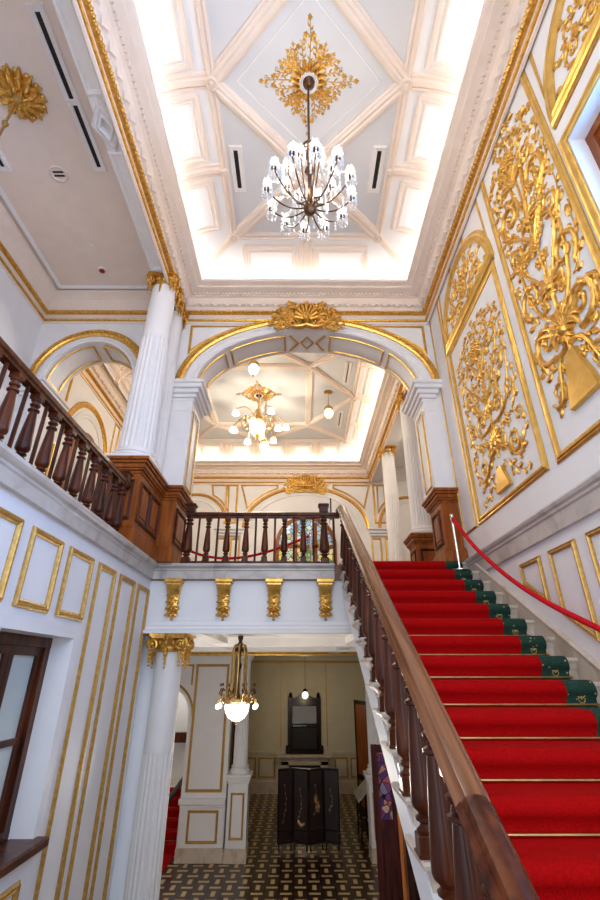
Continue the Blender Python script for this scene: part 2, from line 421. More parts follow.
# ------------------------------------------------------------------ lower left wall with window
holeL = [(3.45,-1.22),(4.62,-1.22),(4.62,.285),(3.45,.285)]
wl = struct(MB().slab([(YN,ZD),(6.78,ZD),(6.78,1.2),(YN,1.2)], [holeL], lambda s,t: (XL,s,t), (-.4,0,0)).build('wall_left', 'plaster_low'))
MB().box(-2.6, -1.86, 7.1, 7.4, ZD, .62).build('wall_return', 'plaster_low', wl)
for y0, y1 in ((2.75,3.35),(3.5,4.01),(4.15,4.68),(2.0,2.6),(1.3,1.85)): frame(wl, rect_x(XL, y0+.03, y1-.03, .47, 1.02), (1,0,0), .06)
for y0, y1 in ((4.83,5.31),(5.46,5.99),(6.13,6.6)): frame(wl, rect_x(XL, y0+.03, y1-.03, -3.9, 1.02), (1,0,0), .06)
frame(wl, rect_x(XL, 3.5, 4.5, -2.3, -1.45), (1,0,0), .06)
frame(wl, rect_x(XL, 2.2, 3.3, -2.3, -1.45), (1,0,0), .06)
t = thing('window_1', (XL-.3, 4.03, -1.22), None, None); struct(t)
def casement(t, fnbox, a0, a1, z0, z1, wd, gl, mid):
    # fnbox(mb, a0, a1, d0, d1, z0, z1): a along the wall, d into the wall
    g = MB(); w = .085
    for q in ((a0,a1,z1-w,z1),(a0,a1,z0,z0+w)): fnbox(g, q[0], q[1], .0, .12, q[2], q[3])
    for q in ((a0,a0+w),(a1-w,a1)): fnbox(g, q[0]+.001, q[1]-.001, .002, .118, z0+w*.5, z1-w*.5)
    g.build('window_frame', wd, t)
    g = MB(); am = (a0+a1)/2
    for b0, b1 in ((a0+w,am),(am,a1-w)):
        for q in ((b0+.001,b1-.001,z1-w-.07,z1-w+.01),(b0+.001,b1-.001,z0+w-.01,z0+w+.08)): fnbox(g, q[0], q[1], .03, .09, q[2], q[3])
        for q in ((b0+.002,b0+.07),(b1-.07,b1-.002)): fnbox(g, q[0], q[1], .032, .088, z0+w+.02, z1-w-.02)
        for zz in mid: fnbox(g, b0, b1, .035, .085, zz-.025, zz+.025)
    g.build('sash', wd, t)
    g = MB(); fnbox(g, a0+w, a1-w, .055, .065, z0+w, z1-w); g.build('pane', gl, t)
casement(t, lambda g,a0,a1,d0,d1,z0,z1: g.box(XL-.2-d1, XL-.2-d0, a0, a1, z0, z1), 3.45, 4.62, -1.22, .285, 'wood_dark', 'frost', (-.52,))
g = MB().cbox(XL-.2, XL+.10, 3.38, 4.70, -1.27, -1.2, .012); g.build('window_sill', 'wood_dark', t)

# ------------------------------------------------------------------ right wall with window recess, gilt frames
holeR = [(.62,1.95),(2.42,1.95),(2.42,4.36),(.62,4.36)]
wr = struct(MB().slab([(YN,ZD),(YA,ZD),(YA,6.8),(YN,6.8)], [holeR], lambda s,t: (XR,s,t), (.45,0,0)).build('wall_right', 'plaster'))
U_ = (-1,0,0)
rx = lambda pts: [(XR,y,z) for y,z in pts]
frame(wr, rect_x(XR, 6.0, 6.49, 1.80, 5.92), U_, .035, .022, 'gold_smooth')                     # narrow corner frame
for yc_ in (4.97, 1.52):                                                                       # spandrels around the lunettes
    for sd in (-1, 1):
        a = arc(yc_, 4.72, 1.0, 1.04, PI/2-sd*.30, PI/2-sd*1.22, 10)
        pts = [(y, z+.03) for y, z in a] + [(yc_+sd*.90, 5.93), (a[0][0], 5.93)]
        frame(wr, rx(pts), U_, .05, .026, 'gold_smooth')
    for y0, y1 in ((yc_-.98, yc_+.98),):                                                        # triple string course under lunette
        for zz in (4.665, 4.70, 4.735): MB().sweep([(XR,y0,zz),(XR,y1,zz)], fprof(.022,.022), U_).build('string_moulding', 'gold_dull', wr)
frame(wr, rect_x(XR, .56, 2.48, 1.89, 4.42), U_, .10, .04, 'gold_smooth', 'window_architrave')
for y0, y1 in ((4.59,5.0),(3.95,4.37),(3.31,3.73),(2.67,3.09)):
    zb = lambda y: .62 + (y-4.59)*.60
    frame(wr, rx([(y0,zb(y0)),(y1,zb(y1)),(y1,1.04),(y0,1.04)]), U_, .05, .03)
t = thing('window_2', (XR+.3, 1.52, 1.95), None, None); struct(t)
casement(t, lambda g,a0,a1,d0,d1,z0,z1: g.box(XR+.15+d0, XR+.15+d1, a0, a1, z0, z1), .62, 2.42, 1.95, 4.36, 'wood_red', 'glass', (3.2,))

# wall behind the camera with the tall landing window
wf = struct(MB().slab([(-4.85,ZD),(XR,ZD),(XR,6.8),(-4.85,6.8)], [[(-1.9,-1.2),(2.2,-1.2),(2.2,5.6),(-1.9,5.6)]], lambda s,t: (s,YN,t), (0,-.3,0)).build('wall_front', 'plaster'))
t = thing('window_3', (.15,YN-.15,-1.2), None, None); struct(t)
g = MB()
for x in (-1.9,-.55,.8,2.12): g.box(x, x+.08, YN-.2, YN-.1, -1.2, 5.6)
for z in (-1.2,.4,2.0,3.6,5.52): g.box(-1.9, 2.2, YN-.2, YN-.1, z, z+.08)
g.build('window_frame', 'wood_dark', t)

# ------------------------------------------------------------------ arch wall between the stair hall and the rear hall, gallery arch in the same wall
AR = .165; AH = 1.975
archm = [(AR-AH, 2.5)] + arc(AR, 4.52, AH, 1.20, PI, 0, 40) + [(AR+AH, 2.5)]
GA, GH = -3.72, .80
archg = [(GA-GH, ZU)] + arc(GA, 4.55, GH, .90, PI, 0, 28) + [(GA+GH, ZU)]
outer = [(-4.85,1.2)] + [(GA-GH,1.2)] + [(x,max(z,1.2)) for x,z in archg[0:]] + [(GA+GH,1.2),(-2.64,1.2),(-2.64,2.5)] + archm + [(XR,2.5),(XR,6.8),(-4.85,6.8)]
wa = struct(MB().slab(outer, [], lambda s,t: (s,YA,t), (0,.65,0)).build('wall_arch', 'plaster'))
F_ = (0,-1,0)
def archivolt(parent, cx, cz, a, b, y, w, h, m, t0=PI, t1=0, n=48, nm='archivolt'):
    return MB().sweep([(x,y,z) for x,z in arc(cx,cz,a,b,t0,t1,n)], fprof(w,h), F_).build(nm, m, parent)
archivolt(wa, AR, 4.52, AH+.29, 1.20+.26, YA, .15, .05, 'gold')
archivolt(wa, AR, 4.52, AH+.17, 1.20+.15, YA, .05, .03, 'plaster')
archivolt(wa, AR, 4.52, AH+.05, 1.20+.04, YA, .05, .02, 'plaster')
archivolt(wa, GA, 4.55, GH+.20, .90+.19, YA, .15, .05, 'gold')
archivolt(wa, GA, 4.55, GH+.06, .90+.05, YA, .05, .025, 'plaster')
# beads on the gold archivolts
def arch_beads(parent, cx, cz, a, b, y, n, r):
    g = MB()
    for x, z in arc(cx,cz,a,b,PI*.985,PI*.015,n): g.sphere((x,y,z), r, 6, 4)
    g.build('bead_row', 'gold', parent)
arch_beads(wa, AR, 4.52, AH+.29, 1.46, YA-.045, 84, .034)
arch_beads(wa, GA, 4.55, GH+.20, 1.09, YA-.045, 48, .034)
for sd in (-1,1):                                                                               # spandrel frames over the big arch
    a = arc(AR, 4.52, AH+.44, 1.44, PI/2-sd*.56, PI/2-sd*1.10, 10)
    pts = [(x,YA,z+.03) for x,z in a] + [(AR+sd*2.16,YA,5.81),(a[0][0]-sd*.08,YA,5.81)]
    frame(wa, pts, F_, .05, .025, 'gold_smooth')
# soffit panels of the big arch
def soffit(parent, cx, cz, a, b, y0, y1, t0, t1, n=12):
    p = arc(cx,cz,a-.012,b-.012,t0,t1,n)
    path = [(x,y0,z) for x,z in p] + [(x,y1,z) for x,z in p[::-1]]
    MB().tube(path+[path[0],path[1]], .018, 6).build('soffit_moulding', 'gold_smooth', parent)
for q0, q1 in ((.04,.22),(.245,.43),(.57,.755),(.78,.96)): soffit(wa, AR, 4.52, AH, 1.20, YA+.12, YA+.55, PI*(1-q0), PI*(1-q1))
for q0, q1 in ((.05,.46),(.54,.95)): soffit(wa, GA, 4.55, GH, .90, YA+.12, YA+.55, PI*(1-q0), PI*(1-q1))
zz = 5.70
for sg in (-1,1): MB().tube([(AR+sg*.33,YA+.12,zz-.012),(AR+sg*.17,YA+.33,zz-.004),(AR+sg*.33,YA+.55,zz-.012)], .02, 6).build('soffit_moulding', 'gold_smooth', wa)
MB().tube([(AR-.12,YA+.33,zz),(AR,YA+.16,zz),(AR+.12,YA+.33,zz),(AR,YA+.5,zz),(AR-.12,YA+.33,zz)], .018, 6).build('soffit_moulding', 'gold_smooth', wa)
# gilt reveal strips below the impost
for x, u in ((AR-AH,(1,0,0)),(AR+AH,(-1,0,0))): frame(wa, rect_x(x, YA+.14, YA+.5, 2.66, 4.02), u, .035, .022, 'gold_smooth')
# impost mouldings
def impost(parent, x0, x1, y0, y1, z):
    g = MB()
    for p, za, zb in ((.19,-.07,0),(.16,-.15,-.07),(.11,-.23,-.15),(.07,-.30,-.23),(.03,-.36,-.30),(.025,-.56,-.52)): g.cbox(x0-p, x1+p, y0-p, y1+p, z+za, z+zb, .012)
    return g.build('impost', 'plaster', parent)
impost(wa, AR-AH-.36, AR-AH-.01, YA+.02, YA+.63, 4.52); impost(wa, AR+AH+.01, XR-.16, YA+.02, YA+.63, 4.52)
impost(wa, GA-GH-.3, GA-GH-.02, YA+.02, YA+.63, 4.55)

# ------------------------------------------------------------------ gallery walls and ceiling
GX = -4.80
wg = struct(MB().box(GX-.3, GX, YN, YB+.3, 1.2, 7.2).build('wall_gallery', 'plaster'))
CORN = [(-.01,5.86),(.02,5.865),(.02,5.90),(.006,5.91),(.006,6.12),(.03,6.13),(.06,6.2),(.06,6.24),(.10,6.26),(.13,6.33),(.13,6.40),(.17,6.41),(.17,6.46),(.24,6.48),(.30,6.50),(.30,6.545),(.35,6.56),(.385,6.60),(.385,6.63),(.37,6.635),(.355,6.575),(.13,6.50),(-.06,6.50),(-.06,5.95)]
def zprof(p): return p
def cornice(name, x0, x1, y0, y1, prof, closed=True, dent=True, left_gold=True):
    pts = [(x0,y0,0),(x1,y0,0),(x1,y1,0),(x0,y1,0)]          # counter-clockwise: profile's first number points into the room
    t = struct(MB().sweep(pts, prof, (0,0,1), True).build(name, 'mould'))
    MB().sweep(pts, [(.0,5.925),(.03,5.93),(.042,5.95),(.03,5.97),(.0,5.975)], (0,0,1), True).build('gold_fillet', 'gold', t)
    MB().sweep(pts, [(.0,6.085),(.035,6.09),(.06,6.11),(.065,6.14),(.045,6.165),(.0,6.17)], (0,0,1), True).build('gold_leaf_band', 'gold', t)
    g = MB()
    for i in range(4):
        a, b_ = V(pts[i]), V(pts[(i+1) % 4]); d = (b_-a); L = d.length; d.normalize(); n_ = V((-d.y, d.x, 0))
        k = 0.2
        while k < L-.2:
            p = a + d*k + n_*.18
            g.box(p.x-.022, p.x+.022, p.y-.022, p.y+.022, 6.425, 6.465); k += .072
    g.build('dentils', 'mould', t)
    g = MB()
    for i in range(4):
        a, b_ = V(pts[i]), V(pts[(i+1) % 4]); d = (b_-a); L = d.length; d.normalize(); n_ = V((-d.y, d.x, 0))
        k = .15; j = 0
        while k < L-.15:                                      # running leaf scroll in low relief
            p = a + d*k + n_*.085; s_ = 1 if j % 2 else -1
            g.tube([tuple(p - d*.07 + V((0,0,6.25+s_*.03))), tuple(p + n_*.02 + V((0,0,6.275))), tuple(p + d*.07 + V((0,0,6.25-s_*.03)))], [.012,.026,.012], 5); k += .115; j += 1
    g.build('leaf_frieze', 'mould', t)
    g = MB()
    for i in range(4):                                        # gilt leaf-and-bead row
        a, b_ = V(pts[i]), V(pts[(i+1) % 4]); d = (b_-a); L = d.length; d.normalize(); n_ = V((-d.y, d.x, 0)); k = .06
        while k < L-.06:
            p = a + d*k + n_*.062; g.sphere((p.x,p.y,6.118), .03, 5, 3); k += .062
    g.build('gold_bead_row', 'gold', t)
    return t
HX0, HX1, HY0, HY1 = -2.20, 2.42, YN+.02, YA
cornice('trim_1', HX0, HX1, HY0, HY1, CORN)
# beam over the gallery colonnade
bm_ = struct(MB().box(-2.47, -2.2, YN, YA, 6.03, 6.78).build('trim_2', 'plaster'))
for y0, y1 in ((.2,2.85),(3.55,5.4)): MB().sweep(rect_xy := [(-2.44,y0,6.03),(-2.44,y1,6.03),(-2.25,y1,6.03),(-2.25,y0,6.03)], fprof(.06,.03), (0,0,-1), True).build('soffit_moulding', 'plaster', bm_)
g = MB()
for k, (r_, h_) in enumerate(((.2,.06),(.13,.085))): g.sweep([(-2.36-r_*.75,3.2,6.03),(-2.36,3.2-r_*1.25,6.03),(-2.36+r_*.75,3.2,6.03),(-2.36,3.2+r_*1.25,6.03)], fprof(.07,h_), (0,0,-1), True)
g.build('diamond_boss', 'plaster', bm_)
# gallery cornice and ceiling
GPROF = [(-.01,5.86),(.02,5.865),(.02,5.90),(.006,5.91),(.006,6.12),(.04,6.14),(.05,6.22),(.09,6.30),(.10,6.36),(.17,6.43),(.22,6.45),(.22,6.50),(-.05,6.50),(-.05,5.95)]
pts = [(-2.45,YA,0),(GX,YA,0),(GX,YN,0)]
cg = struct(MB().sweep(pts, GPROF, (0,0,1)).build('trim_3', 'mould'))
MB().sweep(pts, [(.0,5.925),(.03,5.93),(.042,5.95),(.03,5.97),(.0,5.975)], (0,0,1)).build('gold_fillet', 'gold', cg)
MB().sweep(pts, [(.0,6.085),(.035,6.09),(.06,6.11),(.065,6.14),(.045,6.165),(.0,6.17)], (0,0,1)).build('gold_leaf_band', 'gold', cg)
GZ = 6.52
cgl = struct(MB().box(GX, -2.5, YN, YA, GZ, GZ+.15).build('ceiling_gallery', 'mould'))
MB().sweep([(-4.5,.2,GZ),(-4.5,6.27,GZ),(-2.58,6.27,GZ),(-2.58,.2,GZ)], fprof(.07,.035), (0,0,-1), True).build('ceiling_moulding', 'plaster', cgl)

# ------------------------------------------------------------------ coved skylight ceilings
def coved(name, fx0, fx1, fy0, fy1, zf, off, drop, ribs_x, ribs_y, n=10):
    """flat centre fx0..fx1 x fy0..fy1 at zf; the cove runs out by off and down by drop."""
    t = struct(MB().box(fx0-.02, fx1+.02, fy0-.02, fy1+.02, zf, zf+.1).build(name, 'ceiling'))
    def P(side, a, th, lift=0):     # side 0 left,1 right,2 near,3 far ; th 0 = flat edge, 1 = bottom
        q = PI/2*th; o = (off-lift)*math.sin(q) ; z = zf - drop + (drop-lift)*math.cos(q)
        if side == 0: return (fx0-o, a, z)
        if side == 1: return (fx1+o, a, z)
        if side == 2: return (a, fy0-o, z)
        return (a, fy1+o, z)
    rings = []
    for i in range(n+1):
        q = PI/2*i/n; o = off*math.sin(q); z = zf - drop + drop*math.cos(q)
        rings.append([(fx0-o,fy0-o,z),(fx1+o,fy0-o,z),(fx1+o,fy1+o,z),(fx0-o,fy1+o,z)])
    MB().loft(rings, cap=False).build('cove', 'plaster', t, ang=40)
    MB().sweep([(fx0,fy0,zf),(fx1,fy0,zf),(fx1,fy1,zf),(fx0,fy1,zf)], [(-.06,0),(-.06,.045),(-.03,.06),(0,.035),(.03,.07),(.06,.045),(.06,0)], (0,0,-1), True).build('edge_rib', 'mould', t)
    g = MB(); bd = MB()
    def rib(side, a):
        p = [P(side, a, k/n, .0) for k in range(n+1)]
        ax = V((0,1,0)) if side < 2 else V((1,0,0))
        for sgn, rr in ((-.075,.030),(0,.060),(.075,.030)): g.tube([tuple(V(q)+ax*sgn) for q in p], rr, 6)
    for a in ribs_y: rib(0, a); rib(1, a)
    for a in ribs_x: rib(2, a); rib(3, a)
    for sx_, sy_ in ((0,0),(1,0),(0,1),(1,1)):                # hips
        p = []
        for k in range(n+1):
            q = PI/2*k/n; o = off*math.sin(q); z = zf - drop + drop*math.cos(q)
            p.append(((fx1+o) if sx_ else (fx0-o), (fy1+o) if sy_ else (fy0-o), z))
        g.tube(p, .07, 6)
    g.build('cove_rib', 'mould', t)
    g = MB()
    def pan(side, a0, a1):
        m_ = .16
        a0 += m_; a1 -= m_
        if a1-a0 < .12: return
        p = [P(side,a0,.17+.56*k/8,.0) for k in range(9)] + [P(side,a1,.17+.56*k/8,.0) for k in range(8,-1,-1)]
        g.tube(p+[p[0],p[1]], .040, 6)
        a0 += .075; a1 -= .075
        p = [P(side,a0,.23+.44*k/8,.0) for k in range(9)] + [P(side,a1,.23+.44*k/8,.0) for k in range(8,-1,-1)]
        g.tube(p+[p[0],p[1]], .020, 5)
    for side, rb, lo, hi in ((0,ribs_y,fy0,fy1),(1,ribs_y,fy0,fy1),(2,ribs_x,fx0,fx1),(3,ribs_x,fx0,fx1)):
        e = [lo]+list(rb)+[hi]
        for a, b_ in zip(e, e[1:]): pan(side, a, b_)
    g.build('cove_panel_moulding', 'mould', t)
    return t
def beam(parent, path, zf, nm='ceiling_rib', w=1.0):
    pr = [(-.10*w,0),(-.10*w,.03),(-.075*w,.045),(-.065*w,.075),(-.03*w,.085),(0,.07),(.03*w,.085),(.065*w,.075),(.075*w,.045),(.10*w,.03),(.10*w,0)]
    return MB().sweep([(x,y,zf) for x,y in path], pr, (0,0,-1)).build(nm, 'mould', parent)
def boss(parent, pts, zf, r=.085):
    g = MB()
    for x, y in pts: g.lathe([(r,0),(r,-.09),(r*.8,-.105),(r*.72,-.085),(r*.4,-.085),(r*.35,-.11),(r*.05,-.12)], (x,y,zf), 16)
    return g.build('rib_boss', 'mould', parent)
HZ = 7.04
hx0, hx1 = CX-1.285, CX+1.285
yt = [3.19-2.36, 3.19-1.18, 3.19, 3.19+1.18, 3.19+2.36]
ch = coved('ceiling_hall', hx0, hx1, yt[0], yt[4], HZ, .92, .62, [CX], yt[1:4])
for a, b_ in (((hx0,yt[0]),(hx1,yt[2])),((hx1,yt[2]),(hx0,yt[4])),((hx1,yt[0]),(hx0,yt[2])),((hx0,yt[2]),(hx1,yt[4]))): beam(ch, (a,b_), HZ)
boss(ch, [(x,y) for x in (hx0,hx1) for y in (yt[0],yt[2],yt[4])] + [(CX,yt[1]),(CX,yt[3])], HZ)
boss(ch, [(x,y) for x in (hx0,hx1) for y in (yt[1],yt[3])] , HZ, .055)
# thin line square inside the diamond
MB().sweep([(CX-.95,3.19,HZ),(CX,3.19-.87,HZ),(CX+.95,3.19,HZ),(CX,3.19+.87,HZ)], [(-.008,0),(-.008,.012),(.008,.012),(.008,0)], (0,0,-1), True).build('ceiling_line', 'plaster', ch)
# rear hall
RX0, RX1, RY0, RY1 = GX, 2.50, YA+.65, YB
cornice('trim_4', RX0, RX1, RY0, RY1, CORN)
rfx0, rfx1, rfy0, rfy1 = -3.52, 1.58, 8.3, 13.5
cr = coved('ceiling_rear', rfx0, rfx1, rfy0, rfy1, HZ, 1.0, .62, [-2.5,-1.45,-.35,.62], [9.3,10.85,12.4])
q0, q1, qy0, qy1 = -2.6, .30, 9.4, 12.4
MB().sweep([(q0,qy0,HZ),(q1,qy0,HZ),(q1,qy1,HZ),(q0,qy1,HZ)], [(-.10,0),(-.10,.03),(-.065,.075),(0,.07),(.065,.075),(.10,.03),(.10,0)], (0,0,-1), True).build('ceiling_rib', 'mould', cr)
for p in (((q1,qy0),(rfx1,10.85)),((q1,qy1),(rfx1,10.85)),((q1,qy1),(rfx1,rfy1)),((q1,qy0),(rfx1,rfy0)),((q0,qy0),(rfx0,10.85)),((q0,qy1),(rfx0,10.85)),((q0,qy1),(rfx0,rfy1)),((q0,qy0),(rfx0,rfy0)),((q0,qy1),(-1.15,rfy1)),((q1,qy1),(-1.15,rfy1)),((q0,qy0),(-1.15,rfy0)),((q1,qy0),(-1.15,rfy0))): beam(cr, p, HZ, w=.8)
boss(cr, [(q0,qy0),(q1,qy0),(q1,qy1),(q0,qy1),(rfx1,10.85),(rfx0,10.85),(rfx1,rfy1),(rfx0,rfy1)], HZ)
# beam and aisle on the right of the rear hall
struct(MB().box(RX1, RX1+.42, YA+.6, YB, 5.96, 6.8).build('trim_5', 'plaster'))
struct(MB().box(RX1+.4, 5.0, YA+.6, YB, 6.55, 6.7).build('ceiling_aisle', 'plaster'))
wra = struct(MB().box(4.7, 5.0, YA, YB+.3, 1.2, 6.8).build('wall_aisle', 'plaster'))
struct(MB().box(XR+.0, 4.9, YA, YA+.6, 1.2, 6.8).build('wall_aisle_front', 'plaster'))

# ------------------------------------------------------------------ rear wall (upper) with stained-glass door
RAx, RAa = .25, 1.92
wb = struct(MB().slab([(-5.0,1.2),(5.0,1.2),(5.0,6.8),(-5.0,6.8)], [], lambda s,t: (s,YB,t), (0,.3,0)).build('wall_rear', 'plaster'))
archivolt(wb, RAx, 4.30, RAa+.16, 1.46, YB, .12, .05, 'gold')
archivolt(wb, RAx, 4.30, RAa-.12, 1.22, YB, .10, .035, 'plaster')
for cx_, a_, b__ in ((-3.5,1.0,1.1),(3.75,.9,1.0)):
    archivolt(wb, cx_, 4.30, a_+.12, b__+.1, YB, .10, .05, 'gold', n=30); archivolt(wb, cx_, 4.30, a_-.1, b__-.1, YB, .09, .03, 'plaster', n=30)
for sd in (-1,1):
    a = arc(RAx, 4.30, RAa+.32, 1.60, PI/2-sd*.45, PI/2-sd*1.1, 8)
    frame(wb, [(x,YB,z) for x,z in a] + [(RAx+sd*2.22,YB,5.84),(a[0][0],YB,5.86)], F_, .06, .03, 'gold_smooth')
    xc = RAx + sd*2.55
    frame(wb, rect_y(YB, xc-.19, xc+.19, 4.5, 5.85), F_, .07, .03, 'gold_smooth')
    for zz, w_ in ((4.30,.50),(4.18,.44),(4.08,.40)): MB().cbox(xc-w_, xc+w_, YB-.10, YB, zz-.05, zz, .01).build('impost', 'plaster', wb)
    for q in (-.22,.22): frame(wb, rect_y(YB, xc+q-.14, xc+q+.14, 2.0, 3.95), F_, .06, .03, 'gold_smooth')
for x0, x1 in ((-2.35,-1.5),): frame(wb, rect_y(YB, x0, x1, 4.6, 4.66), F_, .03, .02, 'gold_smooth')
a = arc(-3.5, 4.30, 1.25, 1.32, .45, 1.1, 8)
frame(wb, [(x,YB,z) for x,z in a] + [(-3.0,YB,5.86),(-2.42,YB,5.84)], F_, .06, .03, 'gold_smooth')
a = arc(3.75, 4.30, 1.15, 1.25, PI-.45, PI-1.1, 8)
frame(wb, [(x,YB,z) for x,z in a] + [(3.25,YB,5.86),(2.75,YB,5.84)], F_, .06, .03, 'gold_smooth')
d1 = thing('door_1', (.25, YB, ZU), None, None); struct(d1)
DR, DZ = 1.0, 3.72
do = [(.25-DR,ZU)] + arc(.25, DZ, DR, DR, PI, 0, 24) + [(.25+DR,ZU)]
di = [(.25-DR+.12,ZU+.02)] + arc(.25, DZ, DR-.12, DR-.12, PI, 0, 24) + [(.25+DR-.12,ZU+.02)]
g = MB().slab(do, [di], lambda s,t: (s,YB-.12,t), (0,.12,0))
for x in (.25-.33,.25+.33): g.box(x-.045, x+.045, YB-.11, YB-.02, ZU, DZ+.75)
for z in (DZ-.05, ZU+.9): g.box(.25-DR+.1, .25+DR-.1, YB-.11, YB-.02, z-.05, z+.05)
g.build('door_frame', 'wood_red', d1)
MB().slab([(.25-DR+.1,DZ)] + arc(.25,DZ,DR-.1,DR-.1,PI,0,20), [], lambda s,t: (s,YB-.06,t), (0,.02,0)).build('fanlight_glass', 'stain_blue', d1)
MB().box(.25-DR+.1, .25+DR-.1, YB-.06, YB-.04, ZU+.9, DZ).build('door_glass', 'stain_yellow', d1)
MB().box(.25-DR+.1, .25+DR-.1, YB-.07, YB-.03, ZU, ZU+.9).build('door_panel', 'wood_red', d1)
# rear left wall: arch recesses seen through the gallery arch (on the long wall)
for cy_ in (9.1, 12.4):
    p = [(GX,cy_+1.05*math.cos(t_),4.35+1.15*math.sin(t_)) for t_ in [PI*k/30 for k in range(31)]]
    MB().sweep(p, fprof(.14,.06), (1,0,0)).build('archivolt', 'gold', wg)
    p = [(GX,cy_+.82*math.cos(t_),4.35+.92*math.sin(t_)) for t_ in [PI*k/30 for k in range(31)]]
    MB().sweep(p, fprof(.16,.05), (1,0,0)).build('archivolt', 'plaster', wg)
    o = [(cy_-.68,ZU)] + [(cy_+.68*math.cos(PI-PI*k/20), 4.1+.75*math.sin(PI-PI*k/20)) for k in range(21)] + [(cy_+.68,ZU)]
    i_ = [(cy_-.56,ZU+.02)] + [(cy_+.56*math.cos(PI-PI*k/20), 4.1+.63*math.sin(PI-PI*k/20)) for k in range(21)] + [(cy_+.56,ZU+.02)]
    MB().slab(o, [i_], lambda s,t: (GX+.05,s,t), (-.05,0,0)).build('arch_frame', 'wood_red', wg)
    MB().slab(i_, [], lambda s,t: (GX+.02,s,t), (-.02,0,0)).build('arch_pane', 'frost', wg)
    for q in (-1.35, 1.35): frame(wg, rect_x(GX, cy_+q-.14, cy_+q+.14, 4.5, 5.85), (1,0,0), .06, .03, 'gold_smooth')
    for q in (-1.35, 1.35): frame(wg, rect_x(GX, cy_+q-.14, cy_+q+.14, 1.9, 4.0), (1,0,0), .06, .03, 'gold_smooth')

# ------------------------------------------------------------------ balcony edge: fascia, marble band
fa = struct(MB().box(-2.14, XR, 6.66, 6.95, .5, 1.2).build('wall_fascia', 'plaster_low'))
MB().sweep([(-2.14,6.66,0),(XR,6.66,0)], [(0,.47),(-.10,.47),(-.10,.51),(-.07,.53),(-.07,.56),(-.03,.58),(-.03,.63),(0,.64)], (0,0,1)).build('fascia_moulding', 'plaster_low', fa)
BAND = [(.1,1.19),(-.03,1.19),(-.03,1.30),(-.045,1.31),(-.045,1.335),(-.07,1.345),(-.09,1.37),(-.09,1.40),(.1,1.40)]
struct(MB().sweep([(XL+.02,YN,0),(XL+.02,6.60,0),(.52,6.60,0)], BAND, (0,0,1)).build('trim_6', 'marble_grey'))
struct(MB().sweep([(XR-.01,6.45,0),(XR-.01,YN,0)], [(.1,1.18),(-.03,1.18),(-.03,1.335),(-.05,1.345),(-.05,1.37),(-.075,1.385),(-.085,1.41),(-.075,1.43),(.0,1.445),(.1,1.445)], (0,0,1)).build('trim_7', 'marble_grey'))
g = MB()
for y in (1.2, 2.3, 3.4, 4.5, 5.6): g.box(XL+.045, XL+.0515, y, y+.008, 1.2, 1.30)
for x in (-1.25,-.40): g.box(x, x+.008, 6.5685, 6.575, 1.2, 1.30)
g.build('joint', 'cream', bpy.data.objects['trim_6'])
# gilt consoles on the fascia
proto = None
for k, (x, lb) in enumerate(((-1.76,'gilt acanthus console on the balcony fascia nearest the left wall'),(-1.05,'gilt acanthus console above the left edge of the brass chandelier'),(-.34,'gilt acanthus console right of the brass chandelier, third from the left wall'),(.385,'gilt acanthus console beside the foot of the staircase balustrade'))):
    if proto is None:
        t = proto = thing('console', (x,6.66,.68), lb, 'console', 'gilt consoles under the balcony edge')
        g = MB().cbox(x-.125, x+.125, 6.50, 6.67, 1.135, 1.19, .008); g.cbox(x-.105, x+.105, 6.52, 6.67, 1.10, 1.135, .006)
        g.build('cap', 'gold', t)
        g = MB(); st = []
        for i in range(9):
            u = i/8; w_ = .095*(1-.35*u); d_ = .115*(1-u)**.6*(.75+.25*math.cos(u*6)) + .05; z = 1.10-.34*u
            st.append([(x-w_,6.67,z),(x-w_,6.67-d_*.8,z),(x-w_*.4,6.67-d_,z),(x+w_*.4,6.67-d_,z),(x+w_,6.67-d_*.8,z),(x+w_,6.67,z)])
        g.loft(st); g.build('bracket', 'gold', t)
        r_ = Rel(lambda s,t_,h: (x+s, 6.60-h+ (0 if t_ > .9 else -.0), t_))
        for sg in (-1,1):
            for i in range(4): r_.leaf((sg*.01, 1.0-.085*i), PI/2+sg*(-2.3), .10, .03, .045, sg*.8)
            r_.acanthus((sg*.05,1.05), .045, 0, sg*1.2, 1.4, False)
        for i in range(4): r_.bead((0,1.02-.08*i), .028, 1.6, .01)
        r_.build('acanthus_leaf', 'gold', t)
        r_ = Rel(lambda s,t_,h: (x+s, 6.655-h, t_))
        for a_ in (-.9,-.45,0,.45,.9): r_.leaf((0,.775), -PI/2+a_, .12*(1-abs(a_)*.3), .032, .05, a_*.5)
        for sg in (-1,1): r_.bead((sg*.07,.80), .03, 1.2)
        r_.bead((0,.655), .022, 1.2); r_.build('leaf_drop', 'gold', t)
    else: dup(proto, (x,6.66,.68), lb)

# ------------------------------------------------------------------ staircase
st = thing('staircase', (1.49, 4.0, ZL), 'broad marble staircase rising from the landing to the upper floor along the right wall', 'staircase')
SX0 = .60
for i in range(0, NS+1):
    y, z = Y0 - i*GO, ZU - i*RI
    g = MB()
    x1 = XR
    g.box(SX0+.04, x1, y+.03, y+GO+.05, z-RI, z-.045)
    # moulded tread slab with returned nosing on the open end
    pr = [(0,-.045),(.045,-.045),(.055,-.03),(.055,-.008),(.045,0),(0,0)]
    g.box(SX0+.055, x1, y+.03, y+GO+.055, z-.045, z)
    path = [(x1,y+.03,z),(SX0+.055,y+.03,z),(SX0+.055,y+GO+.09,z)]
    g.sweep(path, [(-.0,-.045),(-.04,-.045),(-.06,-.03),(-.065,-.012),(-.055,0),(0,0)][::-1] if False else [(0,-.05),(.035,-.05),(.045,-.035),(.06,-.03),(.065,-.012),(.055,0),(0,0)], (0,0,1))
    g.sweep(path, [(0,-.09),(.012,-.09),(.03,-.05),(0,-.05)], (0,0,1))
    g.build('step', 'marble', st)
g = MB(); n_ = NS
